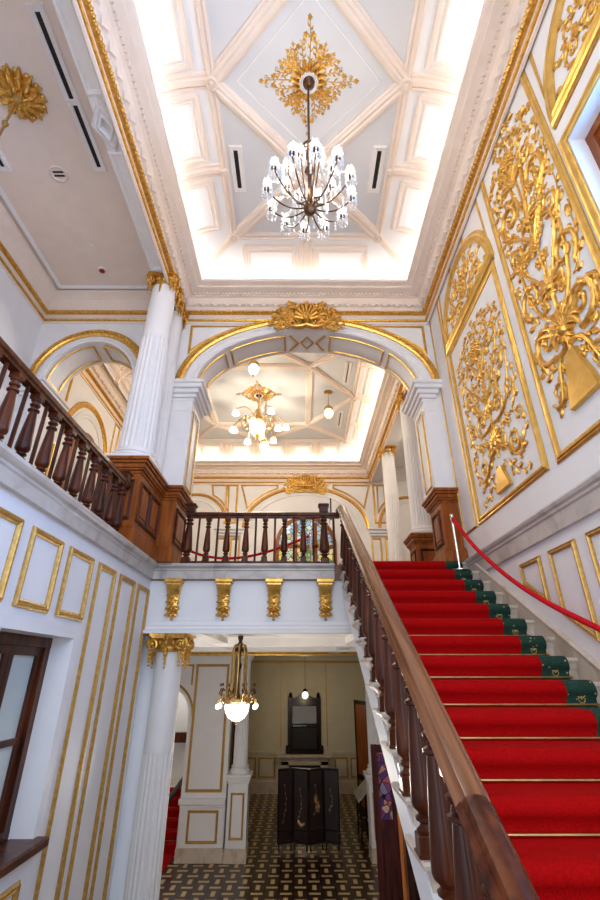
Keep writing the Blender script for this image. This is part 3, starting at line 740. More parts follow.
zl = lambda y: ZU - (Y0-y)*RI/GO
prof = [(Y0+.15,ZU-.24),(Y0+.15,ZU-.03)]
poly = [(Y0+.1, ZU-.06), (Y0-NS*GO+.05, ZL-.02), (Y0-NS*GO+.05, ZL-.34), (Y0+.1, ZU-.40)]
poly = [(Y0+.1, ZU-.22), (Y0-NS*GO, ZL-.10), (Y0-NS*GO, ZL-.36), (Y0+.1, ZU-.48)]
g.slab(poly, [], lambda s,t_: (SX0+.03,s,t_), (.06,0,0))
g.slab([(Y0+.1,ZU-.24),(Y0-NS*GO,ZL-.12),(Y0-NS*GO,ZL-.30),(Y0+.1,ZU-.42)], [], lambda s,t_: (SX0+.09,s,t_), (XR-SX0-.09,0,0))
g.build('stringer', 'plaster_low', st)
# raking skirting on the right wall
g = MB().slab([(6.10, zl(6.10)+.10),(6.10,ZU-.6),(Y0-NS*GO, ZL-.2),(Y0-NS*GO, ZL+.12+.02)], [], lambda s,t_: (XR-.001,s,t_), (-.035,0,0))
g.sweep([(XR-.03,6.18,zl(6.18)+.10),(XR-.03,Y0-NS*GO,ZL+.13)], [(-.03,0),(-.03,.02),(0,.03),(.015,.0)], (-1,0,0))
g.build('skirting', 'marble', st)

# carpet runner
ca = thing('stair_carpet', (1.49, 4.0, ZL), 'red stair carpet with dark green borders laid up the marble staircase', 'carpet')
def runner(x0, x1, th, hi=0):
    P = [(Y0+.14, ZU+th)]
    for i in range(0, NS):
        y, z = Y0 - i*GO, ZU - i*RI; R = .040+th; yc_ = y-.022; zc_ = z-.040
        P += [(y+.03, z+th)]
        for k in range(1,8):
            a = PI/2 - (PI*.86)*k/8
            P.append((yc_ - R*math.cos(a), zc_ + R*math.sin(a)))
        P += [(y-.040, z-.098), (y-.040, z-RI+th+.012), (y-.052, z-RI+th)]
    return P
def carpet_mesh(x0, x1, th):
    P = runner(x0, x1, th); c = .012
    rings = [[(x0+.0,y,z-th) for y,z in P], [(x0+.003,y,z-.004) for y,z in P], [(x0+c,y,z) for y,z in P], [(x1-c,y,z) for y,z in P], [(x1-.003,y,z-.004) for y,z in P], [(x1,y,z-th) for y,z in P]]
    return MB().loft(rings, closed=False)
carpet_mesh(.92, 2.08, .016).build('runner', 'red', ca, ang=60)
tag(carpet_mesh(2.08, 2.315, .016).build('border', 'green', ca, ang=60), 'dark green border with small gold motifs')
tag(carpet_mesh(.72, .92, .016).build('border', 'green', ca, ang=60), 'dark green border with small gold motifs')
for i in range(1, NS):
    y, z = Y0 - i*GO + GO, ZU - i*RI
    MB().tube([(.70,y-.052,z+.030),(2.33,y-.052,z+.030)], .010, 8).build('stair_rod', 'brass', ca)
    g = MB(); xe, ye, ze = 2.20, y-.042, z+.070     # woven emblem at the end of each riser
    for k in range(12):
        a0 = 2*PI*k/12
        g.sphere((xe+.026*math.cos(a0), ye, ze+.028*math.sin(a0)), .005, 5, 3)
    for dx, dz in ((0,0),(-.012,.008),(.012,.008),(0,.014),(-.03,-.045),(-.01,-.045),(.01,-.045),(.03,-.045),(-.03,.05),(.03,.05)): g.sphere((xe+dx,ye,ze+dz), .006, 5, 3)
    g.build('woven_emblem', 'gold_dull', ca)

# ------------------------------------------------------------------ balusters
def baluster_mesh(g, x, y, z0, z1, k=1.0, n=14):
    h = z1-z0; b_ = .046*k
    g.cbox(x-b_, x+b_, y-b_, y+b_, z0, z0+h*.105, .006)
    g.cbox(x-b_*1.15, x+b_*1.15, y-b_*1.15, y+b_*1.15, z0, z0+h*.02, .004)
    pr = [(.040,.105),(.044,.12),(.030,.135),(.026,.15),(.042,.165),(.044,.18),(.028,.195),(.032,.205),(.050,.225),(.057,.25),(.057,.29),(.051,.42),(.041,.60),(.031,.74),(.030,.755),(.045,.765),(.046,.785),(.030,.80),(.026,.825),(.040,.84),(.042,.86),(.028,.875),(.030,.90),(.042,.91),(.043,.925)]
    g.lathe([(r*k, q*h) for r, q in pr], (x,y,z0), n)
    g.cbox(x-b_*.95, x+b_*.95, y-b_*.95, y+b_*.95, z0+h*.925, z1, .005)
def rail_prof(w, h): return [(-w*.5,h*.35),(-w*.5,h*.6),(-w*.42,h*.85),(-w*.2,h),(w*.2,h),(w*.42,h*.85),(w*.5,h*.6),(w*.5,h*.35),(w*.36,h*.22),(w*.36,0),(-w*.36,0),(-w*.36,h*.22)]
def newel_mesh(g, x, y, z0, z1, k=1.35):
    baluster_mesh(g, x, y, z0, z1-.13, k)
    b_ = .066
    g.cbox(x-b_, x+b_, y-b_, y+b_, z1-.14, z1-.02, .008); g.cbox(x-b_*1.25, x+b_*1.25, y-b_*1.25, y+b_*1.25, z1-.035, z1, .01)
# balcony balustrade
bb = thing('balcony_balustrade', (-.6,6.56,ZU), 'dark turned wood balustrade across the balcony between the panelled pedestal and the stairs', 'balustrade')
MB().cbox(-1.68, .42, 6.50, 6.62, ZU, ZU+.03, .006).build('bottom_rail', 'wood_dark', bb)
MB().sweep([(-1.68,6.56,2.09),(.62,6.56,2.09)], rail_prof(.10,.085), (0,0,1)).build('handrail', 'wood_dark', bb)
xs = [-1.344,-1.057,-.775,-.493,-.205,.075]
for x in xs:
    g = MB(); baluster_mesh(g, x, 6.56, ZU+.03, 2.095, .92); g.build('baluster', 'wood_dark', bb)
for x in [-1.484]+[(a+b_)/2 for a,b_ in zip(xs,xs[1:])]+[.225]: MB().tube([(x,6.56,ZU+.03),(x,6.56,2.10)], .016, 8).build('spindle_rod', 'wood_dark', bb)
for x in (-1.63,.385):
    g = MB(); newel_mesh(g, x, 6.56, ZU, 2.30, 1.3); g.build('newel_post', 'wood_dark', bb)
MB().tube([(.53,6.56,ZU),(.53,6.56,2.10)], .018, 8).build('spindle_rod', 'wood_dark', bb)
# gallery balustrade
gb = thing('gallery_balustrade', (-2.22,2.5,ZU), 'dark turned wood balustrade along the left gallery edge above the white wall', 'balustrade')
XG = -2.2
MB().cbox(XG-.06, XG+.06, YN, 5.36, ZU, ZU+.03, .006).build('bottom_rail', 'wood_dark', gb)
MB().sweep([(XG,YN,2.09),(XG,5.40,2.09)], rail_prof(.11,.10), (0,0,1)).build('handrail', 'wood_dark', gb)
y = 5.05; ys = []
while y > 1.2: ys.append(y); y -= .305
for y in ys:
    g = MB(); baluster_mesh(g, XG, y, ZU+.03, 2.095, 1.0); g.build('baluster', 'wood_dark', gb)
    MB().tube([(XG,y-.152,ZU+.03),(XG,y-.152,2.10)], .017, 8).build('spindle_rod', 'wood_dark', gb)
g = MB(); newel_mesh(g, XG, 5.27, ZU, 2.28, 1.2); g.build('newel_post', 'wood_dark', gb)
# stair balustrade
sb = thing('stair_balustrade', (.63,4.0,ZL), 'long polished wood stair balustrade with turned balusters on the open side of the red stairs', 'balustrade')
XS = .63
rz = lambda y: zl(y) + .80
for i in range(1, NS+1):
    y = Y0 - i*GO + .062; z = ZU - i*RI
    g = MB(); baluster_mesh(g, XS+.015, y, z, rz(y)+.01, 1.15, 16); g.build('baluster', 'wood_dark', sb)
path = [(XS-.06,6.56,2.10),(XS,6.50,2.13)] + [(XS, y, rz(y)) for y in (6.3,5.8,5.2,4.6,4.0,3.4,2.8,2.35,1.9)]
cutp = [(XS, 6.52, 2.14)] + [(XS, y, rz(y)) for y in (6.32,5.8,5.2,4.6,4.0,3.4,2.8,2.4,2.02)]
RP = [(-.065,.02),(-.075,.05),(-.06,.072),(-.052,.07),(-.04,.092),(-.014,.10),(.014,.10),(.04,.092),(.052,.07),(.06,.072),(.075,.05),(.065,.02),(.045,.012),(.045,-.01),(-.045,-.01),(-.045,.012)]
def rail_sweep(P):
    g = MB(); rings = []
    for i, p in enumerate(P):
        d = (V(P[min(i+1,len(P)-1)]) - V(P[max(i-1,0)])).normalized(); sd = V((1,0,0)); up = sd.cross(d); up = up if up.z > 0 else -up
        rings.append([tuple(V(p) + sd*a*.92 + up*b_*1.0) for a, b_ in RP])
    return g.loft(rings)
rail_sweep(cutp).build('handrail', 'wood_rail', sb, ang=25)
tag(rail_sweep([(XS,y,rz(y)) for y in (2.02,1.8,1.6,1.45)] + [(XS,1.36,rz(1.4)+.0),(XS,1.24,rz(1.4)+.01)]).build('handrail_end', 'wood_dark', sb, ang=25), 'darker glossy lower length of handrail')
g = MB(); newel_mesh(g, XS, 1.30, ZL, rz(1.4)+.06, 1.6); g.build('newel_post', 'wood_dark', sb)

# glass barrier with a pale edge beside the top of the stairs
t = thing('glass_barrier', (.52,6.9,ZU), 'slim clear glass barrier panel with pale edge standing behind the balcony newel post', 'barrier')
MB().box(.535, .555, 6.68, 6.73, ZU, 2.16).build('edge_strip', 'plaster', t)
MB().box(.50, .512, 6.70, 7.15, 2.14, 2.45).build('glass_sheet', 'glass', t)
MB().box(.495, .517, 6.68, 6.70, 2.10, 2.45).build('edge_trim', 'iron', t)
MB().box(.49, .56, 6.68, 7.15, ZU, ZU+.04).build('base_channel', 'iron', t)

# ------------------------------------------------------------------ panelled wooden pedestals
def pedestal(blocks, label, panels, z1=2.55, z0=ZU):
    """blocks: list of (x0,x1,y0,y1). panels: list of (axis, const, a0, a1, up)"""
    xs_ = [b_[0] for b_ in blocks]; ys_ = [b_[2] for b_ in blocks]
    t = thing('pedestal', (sum(xs_)/len(xs_), sum(ys_)/len(ys_), z0), label, 'pedestal')
    g, c, p = MB(), MB(), MB()
    for x0,x1,y0,y1 in blocks:
        g.box(x0, x1, y0, y1, z0+.2, z1-.2)
        for e, za, zb in ((.05,z0,z0+.19),(.035,z0+.19,z0+.215),(.02,z0+.215,z0+.235)): p.cbox(x0-e, x1+e, y0-e, y1+e, za, zb, .006)
        for e, za, zb in ((.015,z1-.22,z1-.18),(.04,z1-.18,z1-.15),(.055,z1-.15,z1-.09),(.08,z1-.09,z1-.05),(.10,z1-.05,z1)): c.cbox(x0-e, x1+e, y0-e, y1+e, za, zb, .008)
    g.build('die', 'wood_red', t); p.build('plinth', 'wood_red', t); c.build('cap_moulding', 'wood_red', t)
    for ax, cst, a0, a1, up in panels:
        pts = rect_x(cst, a0, a1, z0+.33, z1-.33) if ax == 'x' else rect_y(cst, a0, a1, z0+.33, z1-.33)
        MB().sweep(pts, fprof(.05,.025), up, True).build('panel_moulding', 'wood_dark', t)
        m_ = .07
        if ax == 'x':
            s_ = up[0]; MB().cbox(min(cst,cst+s_*.016), max(cst,cst+s_*.016), a0+m_, a1-m_, z0+.33+m_, z1-.33-m_, .005).build('raised_panel', 'wood_red', t)
        else:
            s_ = up[1]; MB().cbox(a0+m_, a1-m_, min(cst,cst+s_*.016), max(cst,cst+s_*.016), z0+.33+m_, z1-.33-m_, .005).build('raised_panel', 'wood_red', t)
    return t
pedestal([(-2.62,-2.06,5.43,6.42),(-2.62,-1.85,6.47,7.18)], 'panelled mahogany pedestal under the big fluted column at the left corner of the balcony',
         [('x',-2.06,5.52,5.90,(1,0,0)),('x',-2.06,5.95,6.34,(1,0,0)),('y',5.43,-2.55,-2.14,F_),('x',-1.85,6.56,7.1,(1,0,0))])
pedestal([(2.18,2.44,6.55,7.13)], 'panelled mahogany pedestal under the right arch pilaster at the stair head', [('x',2.18,6.66,7.02,U_)])
pedestal([(2.36,2.86,8.94,9.46)], 'low panelled mahogany pedestal under the nearer column behind the stair head', [('x',2.36,9.02,9.38,U_),('y',8.94,2.46,2.76,F_)], 2.52)

# ------------------------------------------------------------------ columns
column('column', -2.30, 5.72, 2.55, 6.03, .245, .195, 4.75, 'large white fluted column with gilt capital on the left mahogany pedestal')
column('engaged_column', -2.30, 6.34, 2.55, 6.03, .20, .17, 4.75, 'white fluted column half hidden behind the large left column against the arch')
column('column', 2.61, 9.2, 2.52, 5.97, .22, .18, 4.75, 'white fluted column with gilt capital on a mahogany pedestal behind the right arch pier')
column('column', 2.64, 12.0, ZU, 5.97, .22, .18, 4.45, 'farther white fluted column rising from the floor behind the stair head')
column('column', -1.78, 6.86, ZD, .47, .215, .175, -.9, 'tall white fluted column under the balcony beside the lower left wall', kc=1.22)

# ------------------------------------------------------------------ right wall reliefs
def wallmap(yc, zb): return lambda s,t_,h: (XR-.002-h, yc-s, zb+t_)      # s runs towards the viewer's right (nearer)
def relief_panel(yc, z0, z1, hw, label, cfg):
    t = thing('relief_panel', (XR-.01, yc, z0), label, 'wall relief', 'gilded wall reliefs on the right wall')
    MB().sweep(rect_x(XR, yc-hw, yc+hw, z0, z1), fprof(.085,.035), U_, True).build('frame', 'gold_smooth', t)
    fn = wallmap(yc, z0); rng = random.Random(7)
    W, H = hw*cfg['w'], z1-z0
    k0, k1, tk, k2 = cfg['tmap']
    fn0 = fn; tm = lambda q: k0*q+k1 if q < tk else k0*tk+k1+(q-tk)*k2
    fn = lambda a, q, h: fn0(a, tm(q), h)
    # foot
    r_ = Rel(fn0); b0, b1, wd = cfg['foot']
    prof = [(-wd,b0),(wd,b0),(wd*.8,b0+(b1-b0)*.35),(wd*.42,b0+(b1-b0)*.8),(wd*.35,b1),(-wd*.35,b1),(-wd*.42,b0+(b1-b0)*.8),(-wd*.8,b0+(b1-b0)*.35)]
    r_.add([fn0(a,b_,.0) for a,b_ in prof] + [fn0(a*.94,b_+(.01 if b_ == b0 else -.005),.045) for a,b_ in prof], [tuple(range(8,16))] + [(i,(i+1)%8,(i+1)%8+8,i+8) for i in range(8)])
    r_.build('foot', 'gold_smooth', t)
    # acanthus scrolls, both sides
    occ = []
    for s0, t0, R, a0, tn in cfg['scrolls']:
        for sg in (1,-1):
            r_ = Rel(fn); r_.acanthus((sg*s0*W,t0), R, a0 if sg > 0 else PI-a0, sg*tn, 1.15); r_.build('acanthus_scroll', 'gold', t)
        occ += [(abs(p[0]),p[1]) for p in r_.spiral((s0*W,t0), R*1.12, R*.2, a0, tn, 30)]
    for pts, r0, r1 in cfg['strokes']:
        P = bez([(a*W,b_) for a,b_ in pts], 18); occ += [(abs(a),b_) for a,b_ in P]
        for sg in (-1,1):
            r_ = Rel(fn); Q = [(sg*a,b_) for a,b_ in P]; r_.stroke(Q, r0, r1, 1.4)
            for k in range(2, 18, 3):
                d = math.atan2(Q[k+1][1]-Q[k][1], Q[k+1][0]-Q[k][0]); m_ = 1 if k % 2 else -1
                r_.leaf(Q[k], d+m_*.8, r0*4.2, r0*.9, r0*1.1, -m_*.9)
            r_.acanthus(Q[-1], r0*1.6, 0, sg*1.1, 1.6, False); r_.build('foliate_branch', 'gold', t)
    # central stem with leaf bursts
    r_ = Rel(fn)
    for t0, n_, L, w_ in cfg['bursts']:
        for k in range(n_):
            a = PI/2 + (k-(n_-1)/2)*(2.5/n_); r_.leaf((0,t0), a, L*(1-.25*abs(k-(n_-1)/2)/n_), w_, w_*1.1, (k-(n_-1)/2)*.55)
        for k in range(5):
            a = -PI/2 + (k-2)*.5; r_.leaf((0,t0), a, L*.5, w_*.8, w_, (k-2)*.3)
        r_.bead((0,t0), w_*1.2, 1.4)
    r_.stroke([(0,cfg['stem'][0]),(0,(cfg['stem'][0]+cfg['stem'][1])/2),(0,cfg['stem'][1])], cfg['stem'][2], cfg['stem'][2]*.5, 1.6)
    r_.build('leaf_stem', 'gold', t)
    # shell, bouquet, garland
    r_ = Rel(fn); r_.shell((cfg['shell'][0]*W,cfg['shell'][1]), cfg['shell'][2], cfg['shell'][3]); r_.build('shell', 'gold', t)
    for c0, c1, rx_, ry_, n_, rr in cfg['clusters']:
        r_ = Rel(fn); r_.cluster((c0*W,c1), rx_, ry_, n_, rr, rng); r_.build('flower_cluster', 'gold', t)
        occ += [(abs(c0*W)+rx_*.8*math.cos(q), c1+ry_*.8*math.sin(q)) for q in (0,1,2,3,4,5,6)] + [(abs(c0*W),c1)]
    r_ = Rel(fn)
    for pts, n_, rr in cfg['garlands']:
        P = bez([(a*W,b_) for a,b_ in pts], n_); occ += [(abs(a),b_) for a,b_ in P]
        r_.stroke(P, rr*.55, rr*.55, 1.2)
        for k, p in enumerate(P):
            q = rr*(.35+.8*math.sin(PI*k/n_))
            for m_ in range(3): r_.flower((p[0]+rng.uniform(-q,q), p[1]+rng.uniform(-q,q)), rr*(.6+.4*rng.random()), 5, rng.random()*6, rr*.3)
    r_.build('garland', 'gold', t)
    for pts in cfg['sprigs']:
        for sg in ((-1,1) if pts[0][0] or pts[-1][0] else (1,)):
            r_ = Rel(fn); r_.sprig([(sg*a*W,b_) for a,b_ in pts], cfg['sr'], cfg['sn'], cfg['sl'], cfg['sw'], rng); r_.build('sprig', 'gold', t)
        occ += [(abs(a*W),b_) for a,b_ in bez(pts, 8)]
    occ += [(0, b0+(b1-b0)*k/6) for k in range(7)] + [(wd*.8*k/3, b0) for k in range(4)] + [(wd*.6,b0+.1),(wd*.9,b0+.05)]
    # small curls and leaves filling the ground between the scrolls
    for sg in (1,-1):
        r_ = Rel(fn); oc = list(occ); rg = random.Random(31); lo, hi = cfg['fill']; d0 = cfg['gap']
        for _ in range(900):
            a, b_ = rg.uniform(0,W), rg.uniform(lo,hi); u = (b_-lo)/(hi-lo)
            if a > W*min(1, .72+u*.9, 5*(1-u)+.25) : continue
            if min((a-p)**2+(b_-q)**2 for p, q in oc) < d0*d0: continue
            R = d0*rg.uniform(.55,.8); an = rg.uniform(.3,2.4); k = rg.random()
            if k < .45: r_.acanthus((sg*a,b_), R, an if sg > 0 else PI-an, sg*(1.3 if rg.random() < .5 else -1.3), 1.5)
            elif k < .8:
                for m_ in (-.7,0,.7):
                    q = an+m_; r_.leaf((sg*a,b_), q if sg > 0 else PI-q, R*1.9, R*.42, R*.5, sg*m_)
                r_.bead((sg*a,b_), R*.4, 1.2)
            else: r_.flower((sg*a,b_), R*1.05, 5, an)
            oc.append((a,b_)); oc.append((a+.4*R,b_)); oc.append((a,b_+.4*R))
        r_.build('leaf_filling', 'gold', t)['kind'] = 'stuff'
    return t
big = dict(w=.86, tmap=(1.05,.13,2.93,.90), foot=(.28,.78,.22), stem=(.6,3.0,.022),
  scrolls=[(.62,.40,.15,-.4,-1.4),(.55,.93,.24,-1.9,1.35),(.60,1.50,.21,-1.2,1.4),(.52,2.62,.24,-1.5,1.4),(.62,2.12,.15,-2.2,1.4),(.45,3.02,.14,-1.6,1.3)],
  strokes=[([(.05,.7),(.6,.7),(.35,.35),(.75,.25)],.026,.016),([(.05,1.0),(.5,1.1),(.9,1.5),(.5,1.95),(.95,2.05)],.022,.014),([(0,1.25),(.3,1.7),(.75,1.75),(.8,2.05),(.3,2.1)],.022,.018),
           ([(0,1.9),(.2,2.3),(.95,2.3),(.8,2.75)],.024,.016),([(0,2.4),(.35,2.8),(.15,3.2),(.5,3.35)],.022,.014),([(0,.8),(.7,1.1),(1.0,1.15),(.9,.75)],.03,.018)],
  bursts=[(.85,9,.30,.055),(1.35,7,.24,.042),(2.25,7,.22,.038)],
  shell=(-.1,2.93,.20,PI/2-.2), clusters=[(0,.98,.16,.16,22,.045),(-.18,3.30,.20,.15,34,.05),(0,2.0,.10,.12,14,.04),(0,1.4,.10,.10,12,.04)],
  garlands=[([(-.75,2.25),(-.5,1.75),(.2,1.75),(.6,2.3),(.62,2.6)],18,.05)],
  sprigs=[[(0,3.3),(.12,3.6),(-.05,3.75),(.02,4.0)],[(.05,3.4),(.4,3.4),(.35,3.75),(.12,3.72)],[(.1,3.2),(.7,3.25),(.6,3.6),(.35,3.5)],[(.3,3.0),(.95,2.95),(.9,3.35),(.6,3.3)],[(.45,2.75),(1.0,2.85),(.98,3.1)],[(.5,2.35),(1.0,2.4),(1.0,2.7)],[(.5,1.85),(1.0,1.9),(.95,2.3)],[(.6,1.2),(1.0,1.25),(.98,1.7)],[(.5,.62),(.95,.6),(1.0,.9)],[(.25,2.5),(.3,2.8),(.28,3.0)]],
  sr=.011, sn=5, sl=.115, sw=.034, fill=(.25,3.95), gap=.094)
relief_panel(3.21, 1.80, 6.0, .61, 'tall narrow gilded rococo relief panel on the right wall, the one reaching nearest the window', big)
small = dict(w=.82, tmap=(1.2,.05,1.66,.66), foot=(.11,.40,.19), stem=(.40,1.6,.016),
  scrolls=[(.22,.55,.12,-1.9,1.4),(.62,.42,.15,-.3,-1.4),(.35,.92,.15,-1.6,1.4),(.78,.92,.13,-1.0,1.4),(.25,1.32,.12,-1.5,1.3),(.66,1.36,.14,-1.4,1.4),(.45,1.72,.12,-1.6,1.3),(.88,.60,.10,-1.0,1.3)],
  strokes=[([(.03,.5),(.4,.5),(.5,.2),(.8,.25)],.024,.014),([(0,.8),(.4,.7),(.9,.8),(.8,1.15),(.95,1.3)],.02,.012),([(0,1.05),(.3,1.15),(.45,1.5),(.85,1.45),(.8,1.75)],.02,.012),([(0,1.4),(.2,1.65),(.55,1.7),(.5,2.0)],.018,.012)],
  bursts=[(.56,9,.22,.038),(.95,7,.17,.032),(1.4,7,.15,.03)],
  shell=(-.05,1.66,.16,PI/2), clusters=[(0,.66,.13,.12,22,.035),(-.05,1.93,.2,.13,34,.042),(0,1.15,.10,.10,16,.034),(.42,1.12,.08,.1,12,.032),(-.42,1.12,.08,.1,12,.032),(.55,.66,.07,.08,10,.03),(-.55,.66,.07,.08,10,.03)],
  garlands=[([(-.5,1.2),(-.3,.85),(.3,.85),(.5,1.2)],14,.034)],
  sprigs=[[(0,1.9),(.1,2.25),(-.05,2.3),(.02,2.55)],[(.1,1.95),(.5,2.05),(.42,2.4),(.2,2.35)],[(.3,1.85),(.95,1.85),(.9,2.3),(.65,2.3)],[(.5,1.6),(1.0,1.65),(.95,1.95),(.75,1.92)],[(.6,1.25),(1.0,1.3),(.98,1.6)],[(.65,.7),(1.02,.75),(1.0,1.05)],[(.5,.35),(.95,.25),(1.0,.5)],[(.3,.3),(.5,.1),(.8,.08)],[(.15,.9),(.5,1.0),(.45,1.25)]],
  sr=.009, sn=5, sl=.095, sw=.028, fill=(.12,2.5), gap=.076)
relief_panel(4.96, 1.82, 4.62, .90, 'shorter gilded rococo relief panel right of the arch, below the arched relief', small)
def lunette(yc, label):
    z0 = 4.78; R = .92
    t = thing('lunette_relief', (XR-.01,yc,z0), label, 'wall relief', 'gilded wall reliefs on the right wall')
    p = [(XR, yc+R*math.cos(a), z0+.95*math.sin(a)) for a in [PI*k/36 for k in range(37)]]
    MB().sweep(p, fprof(.15,.045), U_, True).build('frame', 'gold_smooth', t)
    fn = wallmap(yc, z0); rng = random.Random(3)
    for s0, t0, q, a0, tn in ((.22,.22,.12,-1.9,1.4),(.50,.24,.13,-1.2,1.4),(.20,.55,.12,-1.6,1.3),(.45,.50,.09,-1.,1.3)):
        for sg in (1,-1):
            r_ = Rel(fn); r_.acanthus((sg*s0,t0), q, a0 if sg > 0 else PI-a0, sg*tn, 1.2); r_.build('acanthus_scroll', 'gold', t)
    for pts in ([(.1,.1),(.45,.05),(.74,.12)],[(.15,.3),(.5,.35),(.68,.42)],[(.1,.45),(.35,.5),(.48,.66)],[(.05,.5),(.2,.6),(.25,.76)],[(0,.5),(.02,.65),(0,.80)],[(.05,.15),(.3,.2),(.4,.32)]):
        for sg in ((-1,1) if pts[0][0] else (1,)):
            r_ = Rel(fn); r_.sprig([(sg*a,b_) for a,b_ in pts], .009, 6, .10, .03, rng); r_.build('sprig', 'gold', t)
    r_ = Rel(fn); r_.cluster((0,.36), .14, .14, 26, .042, rng); r_.build('flower_cluster', 'gold', t)
    return t
lunette(4.97, 'half-round gilded relief over the shorter relief panel on the right wall')
lunette(1.52, 'half-round gilded relief above the window at the top right')

# arch crests
def crest(x, y, z, k, kt, label):
    t = thing('arch_crest', (x,y,z-.15*kt), label, 'ornament', 'gilded crests over the arches')
    fn = lambda s,t_,h: (x+s*k, y-.06-h*1.5, z+t_*kt); rng = random.Random(5)
    r_ = Rel(fn); r_.shell((0,-.02), .19, PI/2, 2.9, 9); r_.bead((0,-.02), .06, 1.4); r_.build('shell', 'gold', t)
    for sg in (-1,1):
        r_ = Rel(fn)
        f = (lambda a: a) if sg > 0 else (lambda a: PI-a)
        r_.acanthus((sg*.13,-.05), .085, f(-1.9), sg*1.4, 1.5); r_.acanthus((sg*.26,.0), .095, f(-1.5), sg*1.4, 1.4); r_.acanthus((sg*.2,.11), .07, f(-.5), sg*1.3, 1.4)
        r_.stroke(bez([(0,-.1),(sg*.15,-.17),(sg*.3,-.12),(sg*.36,-.02)], 12), .028, .015, 1.5)
        r_.build('acanthus_scroll', 'gold', t)
    for sg in (-1,1):
        r_ = Rel(fn)
        for pts in ([(.2,-.05),(.4,-.05),(.56,-.09)],[(.2,0),(.38,.04),(.50,.02)],[(.2,.05),(.34,.12),(.42,.12)],[(.1,.12),(.2,.2),(.27,.21)],[(.25,-.1),(.38,-.13),(.45,-.14)]):
            r_.sprig([(sg*a,b_) for a,b_ in pts], .010, 7, .085, .024, rng)
        for q in ((.08,.2),(.16,.17),(.3,.12),(.36,.05)): r_.bead((sg*q[0],q[1]), .03, 1.3)
        r_.build('leaf_spray', 'gold', t)
    r_ = Rel(fn); r_.flower((0,.21), .06, 6); r_.build('top_flower', 'gold', t)
    return t
crest(AR-.02, YA-.07, 5.90, 1.15, 1.6, 'large gilded shell and leaf crest over the front arch between stair hall and rear hall')
crest(RAx, YB+.015, 5.83, 1.35, 1.75, 'smaller gilded crest seen through the arch, over the rear wall arch')

# ------------------------------------------------------------------ ceiling rosettes
def rosette_diamond(x, y, z, a, b_, label):
    t = thing('ceiling_rosette', (x,y,z), label, 'ceiling rosette')
    fn = lambda s,t_,h: (x+s, y+t_, z-.003-h); rng = random.Random(11)
    r_ = Rel(fn)
    for k in range(16): r_.leaf((.10*math.cos(k*PI/8),.10*math.sin(k*PI/8)), k*PI/8, a*.24, a*.05, a*.09, .6)
    for k in range(14): r_.leaf((.09*math.cos(k*PI/7),.09*math.sin(k*PI/7)), k*PI/7+.2, a*.15, a*.045, a*.12, -.4, lift=.02)
    r_.build('leaf_wreath', 'gold', t)
    MB().lathe([(.125,.02),(.13,-.03),(.115,-.05),(.10,-.03),(.095,-.02)], (x,y,z-.03), 24).build('collar', 'plaster', t)
    MB().lathe([(.085,.02),(.08,-.04),(.05,-.07),(.02,-.09)], (x,y,z-.03), 20).build('canopy', 'bronze', t)
    r_ = Rel(fn)
    for q in range(4):
        ca_, sa_ = math.cos(q*PI/2), math.sin(q*PI/2)
        T = lambda p: ((p[0]*ca_-p[1]*sa_)*a/.54, (p[0]*sa_+p[1]*ca_)*b_/.54)
        for pts in ([(.1,0),(.32,.02),(.52,0)],[(.1,.03),(.26,.1),(.36,.06)],[(.1,-.03),(.26,-.1),(.36,-.06)],[(.12,.08),(.22,.22),(.24,.12)],[(.12,.1),(.2,.16),(.3,.17)],[(.12,-.1),(.2,-.16),(.3,-.17)],[(.1,.12),(.16,.2),(.22,.25)]):
            r_.sprig([T(p) for p in pts], .007, 9, .062, .0125, rng)
        for p in ((.3,.12),(.3,-.12),(.22,.2),(.4,.04),(.4,-.04),(.2,.1)): r_.flower(T(p), .036, 5); r_.acanthus((T(p)[0]*1.18,T(p)[1]*.9), .035, 1.0, 1.2, 1.3, False)
        r_.flower(T((.53,0)), .035, 5)
    r_.build('sprigs', 'gold', t)
rosette_diamond(CX, 3.19, HZ, .64, .66, 'diamond-shaped gilded ceiling rosette above the crystal chandelier')
rosette_diamond(-1.12, 10.7, HZ, .62, .62, 'gilded ceiling rosette above the globe-lit chandelier in the rear hall')
gx, gy = -3.51, 3.11
t = thing('ceiling_rosette', (gx,gy,GZ), 'round gilded leaf rosette on the gallery ceiling at upper left', 'ceiling rosette')
r_ = Rel(lambda s,t_,h: (gx+s, gy+t_, GZ-.003-h))
for k in range(14): r_.leaf((.08*math.cos(k*PI/7),.08*math.sin(k*PI/7)), k*PI/7+.2, .25, .06, .07, .35)
for k in range(12): r_.leaf((.05*math.cos(k*PI/6),.05*math.sin(k*PI/6)), k*PI/6, .19, .06, .09, -.3, .03)
for k in range(14): r_.bead((.27*math.cos(k*PI/7+.1),.27*math.sin(k*PI/7+.1)), .035, 1)
for k in range(8): r_.leaf((.02*math.cos(k*PI/4),.02*math.sin(k*PI/4)), k*PI/4, .1, .04, .08, .3, .06)
r_.build('leaf_wreath', 'gold', t)

